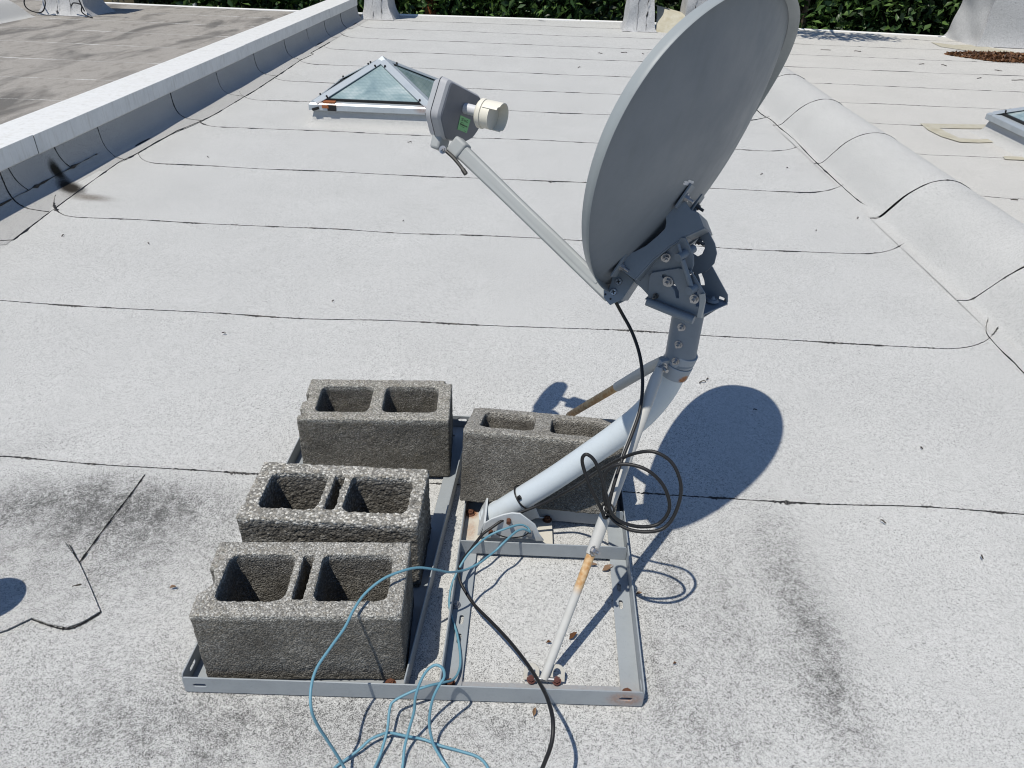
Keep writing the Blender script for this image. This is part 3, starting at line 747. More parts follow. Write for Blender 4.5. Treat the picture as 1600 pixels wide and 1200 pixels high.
# ---------------------------------------------------------------- satellite dish on its ballasted mount
DISH_LABEL = 'grey satellite dish on a white bent mast, bolted to a steel ballast frame'
dish = root('satellite_dish', (-.19, 1.35, .0), DISH_LABEL, 'satellite dish')
DC = np.array([.29679, 1.47314, .94154]); az, el, sk = -1.044485, .361292, -.439031
DN = np.array([math.cos(el)*math.sin(az), math.cos(el)*math.cos(az), math.sin(el)])
_h = np.array([math.cos(az), -math.sin(az), 0]); _u = np.cross(_h, DN)
if _u[2] < 0: _u = -_u
DH = math.cos(sk)*_h+math.sin(sk)*_u; DU = -math.sin(sk)*_h+math.cos(sk)*_u
A_, B_, K_ = .4470, .2964, .2204
def D(h, u, n): return DC+h*DH+u*DU+n*DN
NPH = 128
def ring_pts(fr, inset, nfun):
    out = []
    for i in range(NPH):
        p = 2*math.pi*i/NPH; c, s = math.cos(p), math.sin(p)
        h, u = fr*(A_-inset)*c, fr*(B_-inset)*s
        out.append(D(h, u, K_*h*h+nfun(p, fr)))
    return out
DEP, INS = .046, .003
back = lambda p, f: -DEP*(1-f*f)-.0030
front = lambda p, f: -DEP*(1-f*f)
# rim: the lip is turned back into a short flaring skirt
rings = [ring_pts(1, .006, lambda p, f: -.0010), ring_pts(1, .003, lambda p, f: .0008), ring_pts(1, .0006, lambda p, f: .0004), ring_pts(1, 0, lambda p, f: -.0014), ring_pts(1, -.0038, lambda p, f: -.0105), ring_pts(1, -.0076, lambda p, f: -.0194),
         ring_pts(1, -.0070, lambda p, f: -.0206), ring_pts(1, -.0054, lambda p, f: -.0194), ring_pts(1, -.0014, lambda p, f: -.0105), ring_pts(1, .0030, lambda p, f: -.0034)]
V = [p for r in rings for p in r]; F = []
for j in range(len(rings)-1):
    for i in range(NPH): F.append((j*NPH+i, j*NPH+(i+1) % NPH, (j+1)*NPH+(i+1) % NPH, (j+1)*NPH+i))
# bowl, back skin and front skin
bv = []; fr = [1, .985, .96, .92, .86, .78, .68, .57, .45, .33, .21, .10]
for f in fr: bv.append(ring_pts(f, INS, back))
nb = len(bv)
for f in fr[::-1]: bv.append(ring_pts(f, INS, front))
BV = [p for r in bv for p in r]; BF = []
for j in range(len(bv)-1):
    if j == nb-1: continue
    for i in range(NPH): BF.append((j*NPH+i, j*NPH+(i+1) % NPH, (j+1)*NPH+(i+1) % NPH, (j+1)*NPH+i))
BF.append(tuple((nb-1)*NPH+i for i in range(NPH))); BF.append(tuple(nb*NPH+i for i in range(NPH-1, -1, -1)))
mb = MB(); mb.add(BV, BF); refl = mb.build('reflector', M_DISH, dish, 60)
mb = MB(); mb.add(V, F); rim = mb.build('rim', M_DISHRIM, refl, 60, fix=False)
# scuffs where paint has come off the back
mb = MB(); r2 = np.random.default_rng(3)
for (px, py, s) in ((1084, 292, 5.5), (1088, 289, 3.5), (1080, 294, 2.5), (1086, 296, 2.0)):
    P = []
    for k in range(9):
        a = 2*math.pi*k/9; rr = s*(.5+.6*r2.random()); x, y = px+rr*math.cos(a)*1.2, py+rr*.8*math.sin(a)
        q = at_plane(x, y, D(.0, 0, -.055), DN); w = q-DC; h, u = w@DH, w@DU
        f2 = (h/(A_-INS))**2+(u/(B_-INS))**2; P.append(D(h, u, K_*h*h-DEP*(1-f2)-.0036))
    c = np.mean(P, axis=0); MB().add(P+[c], [(k, (k+1) % 9, 9) for k in range(9)]).build('paint_chip', M_TUBEW, refl, None, fix=False)

def px_poly(pts, P, N): return [at_plane(x, y, P, N) for x, y in pts]
# saddle bracket behind the reflector
WALL = [(1060, 298), (1066, 293), (1072, 298), (1073, 318), (1080, 328), (1091, 332), (1100, 355), (1072, 368), (1045, 385), (1020, 405), (991, 437), (970, 421), (952, 419), (950, 415), (966, 405), (981, 395), (992, 393), (1009, 384), (1028, 368), (1039, 357), (1041, 347), (1038, 330)]
Pn = D(-.078, 0, 0); wall_n = px_poly(WALL, Pn, DH)
mb = MB(); mb.plate(wall_n, [], DH*.003)
wall_f = [p+DH*.153 for p in wall_n]; mb.plate(wall_f, [], DH*.003)
web = [wall_n[i] for i in (6, 7, 8, 9, 10)]
for a, b in zip(web[:-1], web[1:]):
    nn = unit(np.cross(b-a, DH)); nn = nn if nn@DN < 0 else -nn
    mb.hexa([a, b, b+DH*.156, a+DH*.156, a+nn*.003, b+nn*.003, b+DH*.156+nn*.003, a+DH*.156+nn*.003])
top = [wall_n[5], wall_n[6]]
a, b = top; mb.hexa([a, b, b+DH*.156, a+DH*.156, a+DN*.003, b+DN*.003, b+DH*.156+DN*.003, a+DH*.156+DN*.003])
# feet lying on the dish
for (h, u) in ((-.080, -.072), (.080, -.070), (-.080, -.243), (.080, -.243)):
    f2 = (h/(A_-INS))**2+(u/(B_-INS))**2; n = K_*h*h-DEP*(1-f2)-.0035
    mb.obox(D(h, u, n-.003), DH, DU, DN, .044, .050, .004)
brk = mb.build('saddle_bracket', M_BRACK, dish, 30); bevel(brk, .0012)
for (h, u) in ((-.080, -.072), (.080, -.070), (-.080, -.243), (.080, -.243)):
    f2 = (h/(A_-INS))**2+(u/(B_-INS))**2; n = K_*h*h-DEP*(1-f2)-.0085
    MB().nut(D(h, u, n), -DN, .0065, .006, True, .010).build('bolt', M_ZINC if h < 0 else M_DARKBOLT, brk, 30)
# tilt ears and mast yoke
MASTX, MASTY = .316, 1.357
NH = unit([DN[0], DN[1], 0]); KH = np.array([-NH[1], NH[0], 0]); KH = KH if KH[1] > 0 else -KH
AXP = np.array([MASTX, MASTY, .70])
EAR = [(991, 441), (1020, 408), (1052, 383), (1064, 371), (1071, 372), (1079, 388), (1084, 402), (1084, 414), (1080, 425), (1060, 442), (1013, 462), (1002, 450)]
mb = MB(); P0 = AXP-KH*.040; mb.plate(px_poly(EAR, P0, KH), [], KH*.003)
FEAR = [(1066, 378), (1100, 356), (1108, 364), (1117, 381), (1120, 396), (1116, 412), (1105, 424), (1090, 429), (1078, 424), (1070, 410)]
FH = [(1074, 386), (1092, 372), (1098, 377), (1101, 388), (1097, 397), (1090, 401), (1082, 396)]
P1 = AXP+KH*.048; mb.plate(px_poly(FEAR, P1, KH), [px_poly(FH, P1, KH)], KH*.003)
ears = mb.build('tilt_bracket', M_BRACK, dish, 30); bevel(ears, .001)
YOKE = [(1014, 432), (1018, 426), (1060, 419), (1080, 423), (1101, 458), (1097, 480), (1090, 495), (1012, 467)]
YS1 = [(1035, 429), (1040, 429), (1052, 440), (1060, 455), (1061, 466), (1056, 466), (1054, 455), (1046, 443), (1034, 433)]
YS2 = [(1077, 429), (1081, 428), (1091, 466), (1092, 479), (1087, 479), (1086, 467)]
P2 = AXP-KH*.046; mb = MB(); mb.plate(px_poly(YOKE, P2, KH), [px_poly(YS1, P2, KH), px_poly(YS2, P2, KH)], KH*.003)
FYOKE = [(1078, 430), (1108, 414), (1113, 417), (1137, 461), (1137, 473), (1100, 496), (1086, 490)]
FS1 = [(1090, 427), (1095, 425), (1100, 438), (1101, 446), (1095, 446), (1093, 436)]; FS2 = [(1124, 463), (1132, 466), (1131, 470), (1123, 467)]
P3 = AXP+KH*.052; mb.plate(px_poly(FYOKE, P3, KH), [px_poly(FS1, P3, KH), px_poly(FS2, P3, KH)], KH*.003)
# bottom plate and bent-out flange of the yoke
a = at_plane(1008, 466, P2, KH); b = at_plane(1090, 495, P2, KH); c = at_plane(1138, 474, P3, KH); d = a+(P3-P2)
dz = np.array((0, 0, -.003)); mb.hexa([a+dz, b+dz, c+dz, d+dz, a, b, c, d])
yoke = mb.build('mast_yoke', M_BRACK, dish, 30); bevel(yoke, .001)
mb = MB(); mb.tube([at_plane(1011, 471, P2-KH*.012, KH), at_plane(1040, 483, P2-KH*.012, KH), at_plane(1084, 500, P2-KH*.012, KH)], [.0085, .0085, .0085], 12); mb.build('rolled_flange', M_BRACK, yoke, 40)
q = [at_plane(x, y, P2-KH*.002, KH) for x, y in ((1094, 459), (1102, 458), (1103, 470), (1098, 496), (1090, 495), (1094, 475))]
mb = MB(); mb.plate(q, [], -KH*.004); mb.build('edge_lip', M_ARM, yoke, None)
def on_near(x, y, off=.050): return at_plane(x, y, AXP-KH*off, KH)
for (x, y, r, mt) in ((1044, 440, .0075, M_ZINC), (1025, 462, .004, M_DARKBOLT), (1085, 467, .0065, M_ZINC)):
    MB().nut(on_near(x, y, .0475), -KH, r, .006, True, .008).build('bolt', mt, yoke, 30)
mb = MB(); a = on_near(1059, 403, .062); b = on_near(1074, 396, .045)
mb.cyl(a, b+KH*.03, .0085, n=20); mb.cyl(on_near(1066, 406, .056), on_near(1081, 452, .056), .0052, n=16); mb.cyl(on_near(1076, 455, .066), on_near(1088, 448, .04), .0085, n=20); mb.cyl(on_near(1060, 382, .05), on_near(1066, 406, .056), .0035, n=12)
mb.build('tilt_adjuster', M_BRACK, ears, 40)
MB().nut(on_near(1040, 402, .045), -KH*.6-DN*.4, .0065, .007, True, .004).build('bolt', M_ZINC, ears, 30)
MB().nut(at_plane(1090, 376, AXP+KH*.03, KH), -DN, .0065, .006, True, .008).build('bolt', M_DARKBOLT, ears, 30)
mb = MB(); c = at_plane(1113, 470, AXP+KH*.03, KH); mb.cyl(c, c+np.array((0, 0, .004)), .013, .009, n=20); mb.cyl(c+np.array((0, 0, .004)), c+np.array((0, 0, .010)), .006, .002, n=16); mb.build('pivot_dome', M_BRACK, yoke, 40)

# feed arm and its clamp
armA, armB = at_plane(955, 463, D(0, 0, 0), DH), at_plane(717, 232, D(0, 0, 0), DH)
ad = unit(armB-armA); aw = DH; ah = np.cross(aw, ad)
def ring_rect(p, w, h_): return [p+aw*x+ah*y for x, y in ((-w, -h_+.004), (-w+.004, -h_), (w-.004, -h_), (w, -h_+.004), (w, h_-.004), (w-.004, h_), (-w+.004, h_), (-w, h_-.004))]
mb = MB(); S = [(0, .0115, .0150), (.05, .0115, .0150), (.30, .0120, .0150), (.42, .0125, .0160), (np.linalg.norm(armB-armA), .0130, .0165)]
V = []
for s, w, hh in S:
    bend = ah*0.0
    V += ring_rect(armA+ad*s+bend, w, hh)
F = [(8*j+i, 8*j+(i+1) % 8, 8*(j+1)+(i+1) % 8, 8*(j+1)+i) for j in range(len(S)-1) for i in range(8)]+[tuple(range(8)), tuple(8*(len(S)-1)+i for i in range(7, -1, -1))]
mb.add(V, F); arm = mb.build('feed_arm', M_ARM, dish, 30); bevel(arm, .001, 1)
mb = MB()   # raised rib along the arm
mb.obox(armA+ad*.26-aw*.0122+ah*.003, ad, aw, ah, .44, .002, .009); mb.build('rib', M_ARM, arm, None)
SCR = [(957, 419), (971, 421), (990, 437), (976, 462), (969, 469), (953, 477), (943, 465), (943, 448), (951, 451), (955, 440)]
P4 = D(-.034, 0, 0); mb = MB(); pl = px_poly(SCR, P4, DH); mb.plate(pl, [], DH*.003); mb.plate([p+DH*.062 for p in pl], [], DH*.003)
a, b = pl[2], pl[4]; mb.hexa([a, b, b+DH*.065, a+DH*.065, a-DN*.003, b-DN*.003, b+DH*.065-DN*.003, a+DH*.065-DN*.003])
ab = mb.build('arm_bracket', M_BRACK, dish, 30); bevel(ab, .001)
for (x, y) in ((967, 440), (959, 456)):
    p = at_plane(x, y, P4, DH); MB().cyl(p, p-DH*.004, .0075, .0062, n=20).build('screw', M_ZINC, ab, 30)
    mb = MB(); e1 = unit(DU+DN); e2 = np.cross(DH, e1); mb.obox(p-DH*.0042, e1, e2, DH, .009, .0022, .0006); mb.obox(p-DH*.0043, e2, e1, DH, .009, .0022, .0006); mb.build('screw_recess', M_TAR, ab, None)
for (x, y) in ((946, 460), (947, 449), (954, 467)):
    p = at_plane(x, y, P4, DH); MB().cyl(p, p-DH*.0006, .0022, n=10).build('small_hole', M_TAR, ab, None)

# feed housing (kite-shaped box), tube, horn with visor
FD = unit(D(0, -.02, -.03)-D(0, -.183, .493)); FHh = DH; FU = np.cross(FD, FHh); FU = FU if FU@DU > 0 else -FU
def rounded(poly, r, k=5):
    out = []; n = len(poly)
    for i in range(n):
        p0, p1, p2 = [np.array(poly[j % n], float) for j in (i-1, i, i+1)]
        a = unit(p0-p1); b = unit(p2-p1); L = min(r, .4*np.linalg.norm(p0-p1), .4*np.linalg.norm(p2-p1))
        A, B = p1+a*L, p1+b*L
        for j in range(k+1):
            t = j/k; out.append((1-t)**2*A+2*t*(1-t)*p1+t*t*B)
    return out
HC = D(0, -.183, .493)     # centre of the front face of the housing
def F3(h, u, d): return HC+FHh*h+FU*u+FD*d
KITE = [(-.064, .062), (.110, .068), (.148, .045), (.148, .0), (.125, -.030), (.085, -.050), (.030, -.056), (-.018, -.064), (-.072, -.021)]
KCEN = np.mean(np.array(KITE), axis=0); KR = rounded(KITE, .013)
def loft(levels, name, mat, parent, bev=None):
    mb = MB(); V = []; n = len(KR)
    for d, s in levels: V += [F3(KCEN[0]+(p[0]-KCEN[0])*s, KCEN[1]+(p[1]-KCEN[1])*s, d) for p in KR]
    F = [(n*j+i, n*j+(i+1) % n, n*(j+1)+(i+1) % n, n*(j+1)+i) for j in range(len(levels)-1) for i in range(n)]
    F += [tuple(range(n-1, -1, -1)), tuple(n*(len(levels)-1)+i for i in range(n))]
    mb.add(V, F); return mb.build(name, mat, parent, 30)
fh = loft([(-.044, .80), (-.040, .88), (-.024, .965), (-.0215, .985)], 'feed_housing', M_LNBEDGE, dish)
loft([(-.0213, .955), (-.0195, .955)], 'joint_groove', M_TAR, fh)
loft([(-.0193, .985), (-.006, .95), (-.0015, .90)], 'housing_front_rim', M_LNBEDGE, fh)
loft([(-.0014, .895), (.0008, .875)], 'housing_face', M_LNB, fh)
tp_ = at_plane(726, 169, F3(0, 0, 0), FD); th_, tu_ = (tp_-HC)@FHh, (tp_-HC)@FU; tb = F3(th_, tu_, 0); te = F3(th_, tu_, .052)
MB().cyl(tb, te, .0115, n=24).build('feed_tube', M_TUBEW, fh, 40)
# horn: short cup with a visor over its upper half
hx = F3(th_, tu_-.002, 0); mb = MB(); n = 48; R0 = .034
def hp(a, d, r): return hx+FD*d+r*(math.cos(a)*FHh+math.sin(a)*FU)
rows = [(.036, .012), (.038, .028), (.042, .0320), (.051, .0320), (.052, .0292), (.072, .0296)]
V = [hp(2*math.pi*i/n, d, r) for d, r in rows for i in range(n)]
F = [(n*j+i, n*j+(i+1) % n, n*(j+1)+(i+1) % n, n*(j+1)+i) for j in range(len(rows)-1) for i in range(n)]+[tuple(range(n-1, -1, -1)), tuple(n*(len(rows)-1)+i for i in range(n))]
mb.add(V, F); mb.build('feed_horn', M_HORN, fh, 35)
mb = MB(); nn = 40; V = []; F = []
for i in range(nn+1):
    t = i/nn; a = R_(-62)+R_(224)*t; ext = .094 if .06 < t < .94 else .090
    for d, r in ((.053, .0312), (ext, .0318), (ext, .0298), (.053, .0295)): V.append(hp(a, d, r))
for i in range(nn):
    for k in range(4): F.append((4*i+k, 4*(i+1)+k, 4*(i+1)+(k+1) % 4, 4*i+(k+1) % 4))
F += [(0, 1, 2, 3), (4*nn+3, 4*nn+2, 4*nn+1, 4*nn)]
mb.add(V, F); mb.build('horn_visor', M_HORN, fh, 40)
# sticker with its rows of print
P5 = F3(0, 0, .0012); SQ = [at_plane(x, y, P5, FD) for x, y in ((719.5, 180), (735, 187), (729, 208), (714.5, 202))]
mb = MB(); mb.plate(SQ, [], FD*.0005); stk = mb.build('sticker', M_GREEN, fh, None)
def sq(u, v): return (SQ[0]*(1-u)+SQ[1]*u)*(1-v)+(SQ[3]*(1-u)+SQ[2]*u)*v+FD*.0007
def bar(mb, u0_, u1_, v0, v1): mb.add([sq(u0_, v0), sq(u1_, v0), sq(u1_, v1), sq(u0_, v1)], [(0, 1, 2, 3)])
mb = MB()
for (a, b, c, d) in ((.16, .34, .12, .15), (.16, .20, .12, .21), (.16, .34, .20, .23), (.30, .34, .22, .30), (.14, .34, .28, .31), (.42, .46, .16, .29), (.42, .56, .26, .29), (.53, .57, .16, .30), (.66, .80, .14, .17), (.66, .70, .16, .27), (.66, .82, .27, .30),
                     (.14, .44, .42, .45), (.12, .30, .52, .61), (.33, .52, .53, .62), (.55, .70, .54, .62), (.73, .88, .55, .62), (.12, .28, .68, .70), (.31, .42, .69, .71), (.45, .60, .69, .72), (.66, .74, .90, .93), (.80, .87, .90, .93)): bar(mb, a, b, c, d)
mb.build('print', M_INK, stk, None, fix=False)['kind'] = 'stuff'
# clamp joining arm and housing, bolt, dangling black tail
mb = MB(); e = armB-ad*.012
mb.obox(e+ad*.012, ad, aw, ah, .034, .034, .040); mb.obox(F3(.0, -.058, -.018), FU, FHh, FD, .050, .046, .024); hc = mb.build('feed_clamp', M_ARM, dish, 30); bevel(hc, .006, 3)
p = at_plane(692, 234, D(-.024, 0, 0), DH); MB().nut(p, -DH, .006, .005, True, .004).build('bolt', M_ZINC, hc, 30)
L = [at_plane(x, y, D(-.022, 0, 0), DH) for x, y in ((697, 236), (708, 246), (719, 259), (728, 272))]
MB().tube(spline(L, 6), [.004]*15+[.0052]*4, 8).build('rubber_tail', M_BLACK, hc, 40)

# mast
mp = [(-.112, 1.428, .050), (-.02, 1.420, .118), (.08, 1.410, .206), (.18, 1.398, .298), (.225, 1.391, .340), (.262, 1.383, .384), (.289, 1.374, .432), (.306, 1.366, .484), (.314, 1.360, .535), (MASTX, MASTY, .58)]
mp = [tuple(at_y(x, y, yy)) for x, y, yy in ((760, 813, 1.386), (800, 788, 1.385), (865, 748, 1.382), (930, 704, 1.379), (968, 677, 1.376), (1004, 648, 1.372), (1031, 617, 1.367), (1048, 588, 1.362), (1059, 563, 1.359))]+[(MASTX, MASTY, .58)]
MB().tube(spline(mp, 8), .0290, 32).build('mast', M_MAST, dish, 40)
MB().cyl((.3155, 1.3575, .545), (MASTX, MASTY, .668), .0320, n=32).build('mast_sleeve', M_BRACK, dish, 40)
sleeve = [o for o in dish.children if o.name.startswith('mast_sleeve')][0]
for z in (.642, .602, .562):
    d = unit((-.45, -.89, 0)); MB().nut(np.array((.3155, 1.3575, z))+d*.0318, d, .0058, .006, True, .007).build('bolt', M_ZINC, sleeve, 30)
axis = unit(np.array(mp[8])-np.array(mp[6])); c = np.array(mp[7])+axis*.022
mb = MB(); mb.cyl(c+axis*.020, c+axis*.046, .0325, n=32); mb.cyl(c-axis*.012, c+axis*.0185, .0335, n=32)
lug = unit((-.88, -.47, 0)); mb.obox(c+axis*.020+lug*.038, lug, np.cross(axis, lug), axis, .030, .010, .030)
clamp = mb.build('strut_clamp', M_CLAMP, dish, 40); bevel(clamp, .001)
cb = c+axis*.020+lug*.046; side = unit(np.cross(axis, lug)); side = side if side[0] > 0 else -side
MB().nut(cb-side*-.006+lug*0, unit((.35, -.9, .1)), .0080, .007, True, .012).build('bolt', M_ZINC, clamp, 30)
# struts
sfoot = np.array(at_z(850, 1060, .022)); sbolt = np.array((.148, 1.099, .243)); stop = cb+np.array((-.004, -.012, -.004))
sd_ = unit(stop-sbolt)
MB().tube([stop+sd_*.004, stop-sd_*.02, sbolt+sd_*.03, sbolt-sd_*.012], [.008, .0125, .0125, .0115], 18).build('strut', M_STRUT, dish, 40)
s1 = [o for o in dish.children if o.name.startswith('strut') and 'clamp' not in o.name][-1]
t = NT('strut_inner_rusty', rough=.5, spec=.4)
bl = t.blob(tuple(sbolt-unit(sbolt-sfoot)*.045), (.05, .06, .060), soft=.5); bl = t.math('MULTIPLY', bl, t.rng(t.noise(110, 4, .7, t.mapping(sc=(1, 1, .3))), .25, .5, .5, 1.2), True)
M_RUSTS = t.color(t.mix(bl, t.mix(t.rng(t.noise(30, 4), .4, .7, 0, .3), (.52, .52, .50), (.36, .34, .30)), t.ramp(t.noise(90, 3), [(.3, (.42, .22, .08)), (.7, (.60, .46, .28))])))
MB().tube([sbolt+unit(sbolt-sfoot)*.02, sbolt, sfoot*.75+sbolt*.25, sfoot], [.0092, .0092, .0092, .0088], 16).build('strut_inner_tube', M_RUSTS, s1, 40)
MB().nut(sbolt+np.array((0, -.010, .004)), unit((.6, -.7, .3)), .0075, .008, True, .008).build('bolt', M_ZINC, s1, 30)
b2 = np.array((.124, 1.80, .085)); t2 = c+axis*.022+np.array((-.035, -.002, .0)); f2_ = np.array((.118, 1.84, .045))
b2m = t2*.60+b2*.40
MB().tube([t2, t2*.9+b2*.1, b2m], [.009, .0120, .0120], 18).build('strut', M_STRUT, dish, 40)
s2 = [o for o in dish.children if o.name.startswith('strut') and 'clamp' not in o.name][-1]
t = NT('strut_inner_rusty_orange', rough=.6, spec=.3)
M_RUSTS2 = t.color(t.mix(t.rng(t.noise(60, 4, .7), .35, .6, 0, .9), (.60, .43, .23), (.42, .21, .08)))
MB().tube([b2m, b2m*.5+b2*.5, b2, f2_], [.0100, .0100, .0100, .006], 16).build('strut_inner_tube', M_RUSTS2, s2, 40)

# ballast frame of steel angles
ZR = .0085
def rail(p0, p1, inward, z0, hgt=.045, wid=.042, th=.003, vs=(), bs=(), mat=M_GALV, clip=(0, 0)):
    p0 = np.array((*p0, z0), float); p1 = np.array((*p1, z0), float); d = unit(p1-p0); L = np.linalg.norm(p1-p0); w = unit((*inward, 0)); w = unit(w-d*(w@d)); up = np.array((0, 0, 1.0))
    def slot(s, y, e2, l=.026, r=.0045, base=p0):
        c = base+d*s+e2*y; out = []
        for k in range(6): a = -math.pi/2+math.pi*k/5; out.append(c+d*(l/2-r+r*math.cos(a))+e2*r*math.sin(a))
        for k in range(6): a = math.pi/2+math.pi*k/5; out.append(c+d*(-l/2+r+r*math.cos(a))+e2*r*math.sin(a))
        return out
    mb = MB()
    a, b = clip
    mb.plate([p0, p1, p1+up*(hgt-.008)-d*b*0, p1+up*hgt-d*max(b, .004), p0+up*hgt+d*max(a, .004), p0+up*(hgt-.008)], [slot(s, y, up) for s, y in vs], w*th)
    q0, q1 = p0+w*th, p1+w*th
    mb.plate([q0+d*.0005, q1-d*.0005, q1+w*(wid-th)-d*.0005, q0+w*(wid-th)+d*.0005], [slot(s, y, w) for s, y in bs], up*th)
    o = mb.build('frame_rail', mat, dish, 30); bevel(o, .0008, 1); return o
rail((-.652, .878), (.2575, .906), (0, 1), ZR, vs=((.032, .022), (.875, .022)))
rail((.2585, .908), (.262, 1.812), (-1, 0), ZR+.0032, vs=((.03, .022),), bs=((.25, .025), (.30, .025)))
rail((-.645, 1.813), (.262, 1.816), (0, -1), ZR, vs=((.45, .030), (.48, .030)))
rail((-.6535, .8815), (-.6465, 1.811), (1, 0), ZR+.0032, vs=((.04, .022), (.10, .022)))
rail((-.214, .8975), (-.170, 1.808), (-1, 0), ZR+.0032)
rail((-.1475, .8995), (-.151, 1.808), (1, 0), ZR+.0032, bs=((.14, .025), (.19, .025)))
rail((-.149, 1.289), (.2565, 1.2965), (0, 1), ZR+.0066, hgt=.041, wid=.03)
rail((-.02, 1.425), (.2565, 1.412), (0, 1), ZR+.0066, hgt=.050, wid=.03)
rails = [o for o in dish.children if o.name.startswith('frame_rail')]
for (x, y, mt) in ((980, 1083, M_RUSTBOLT), (703, 1068, M_RUSTBOLT), (610, 1068, M_RUSTBOLT), (712, 945, M_ZINC)):
    p = at_z(x, y, .0165); MB().nut(p, (0, 0, 1), .0075, .006, True, .002).build('bolt', mt, rails[0], 30)
# strut foot: two upright slotted lugs
for sx in (-1, 1):
    cx = sfoot[0]+sx*.026; base = np.array((cx, sfoot[1]+.002, .0145)); e1 = unit((1, 0, 0)); e2 = unit((0, .55, .83))
    out = [base+e1*x+e2*y for x, y in [(-.016, 0), (.016, 0)]+[(.016*math.cos(a), .018+.016*math.sin(a)) for a in np.linspace(0, math.pi, 10)]]
    hole = [base+e1*x+e2*y for x, y in [(-.008, .006), (.008, .006)]+[(.008*math.cos(a), .018+.009*math.sin(a)) for a in np.linspace(0, math.pi, 8)]]
    mb = MB(); mb.plate(out, [hole], np.cross(e1, e2)*.004); lugo = mb.build('strut_foot', M_CREAM, dish, 40)
    MB().nut(base+np.array((0, -.004, .004)), (0, -.3, 1), .0065, .005, True, .001).build('bolt', M_REDBOLT, lugo, 30)
MB().cyl(sfoot+np.array((-.03, 0, -.002)), sfoot+np.array((.03, 0, -.002)), .005, n=14).build('foot_pin', M_ZINC, dish, 40)

# mast base: plate with a stamped pedestal
zb = .0185
BP = [at_z(x, y, zb) for x, y in ((729, 797), (800, 800), (862, 806), (864, 857), (790, 855), (721, 851))]
mb = MB(); mb.plate(BP, [], (0, 0, .003)); base = mb.build('mast_base', M_CREAM, dish, 30); bevel(base, .0008, 1)
def ped(y, sgn):
    o = []
    y0 = y
    pts = [(-.118, .0), (-.105, .030), (-.098, .052), (-.075, .070), (-.045, .082), (-.005, .074), (.022, .050), (.035, .0), (.018, .0), (.004, .018), (-.030, .026), (-.065, .022), (-.090, .0)]
    return [np.array((x, y0, zb+.003+z)) for x, z in pts]
PW = [at_y(x, y, 1.322) for x, y in ((752, 838), (757, 818), (768, 811), (785, 805), (800, 802), (813, 803), (836, 820), (843, 836), (850, 845), (836, 845), (828, 842), (792, 841), (768, 840), (762, 841))]
mb = MB(); mb.plate(PW, [], (0, .0035, .001)); mb.plate([p+np.array((0, .080, -.016 if p[2] > .04 else 0)) for p in PW], [], (0, .0035, 0))
q = PW[1]; mb.hexa([q+np.array(v) for v in ((-.018, .004, -.045), (-.012, .004, -.045), (-.012, .098, -.045), (-.018, .098, -.045), (-.002, .004, .0), (.003, .004, 0), (.003, .098, 0), (-.002, .098, 0))])
mb.tube([np.array(mp[0]), np.array(mp[0])*.88+np.array(mp[1])*.12], [.026, .0315], 28)
pd = mb.build('pedestal', M_PED, base, 30); bevel(pd, .0010, 2)
mb = MB(); mb.plate([np.array((x, y, zb+.0032)) for x, y in ((-.128, 1.296), (.030, 1.298), (.030, 1.320), (-.128, 1.318))], [], (0, 0, .003)); mb.build('pedestal_flange', M_CREAM, base, 30)
for (x, y, z, d, mt) in ((735, 802, .0225, (0, 0, 1), M_RUSTBOLT), (855, 812, .0225, (0, 0, 1), M_RUSTBOLT)):
    MB().nut(at_z(x, y, z), d, .0085, .007, True, .002).build('bolt', mt, base, 30)
for (x, y) in ((795, 812), (767, 830)):
    p = at_y(x, y, 1.320); MB().cyl(p, p+np.array((0, -.012, .0)), .0055, n=12).build('bolt', M_RUSTBOLT, base, 30)
# grounding lug on the pedestal
gl = at_y(827, 832, 1.318); mb = MB(); mb.obox(gl+np.array((0, -.004, 0)), (1, 0, 0), (0, 1, 0), (0, 0, 1), .014, .014, .012); mb.cyl(gl+np.array((0, -.006, .0)), gl+np.array((0, -.006, .014)), .004, n=12); mb.build('grounding_lug', M_ZINC, base, 30)

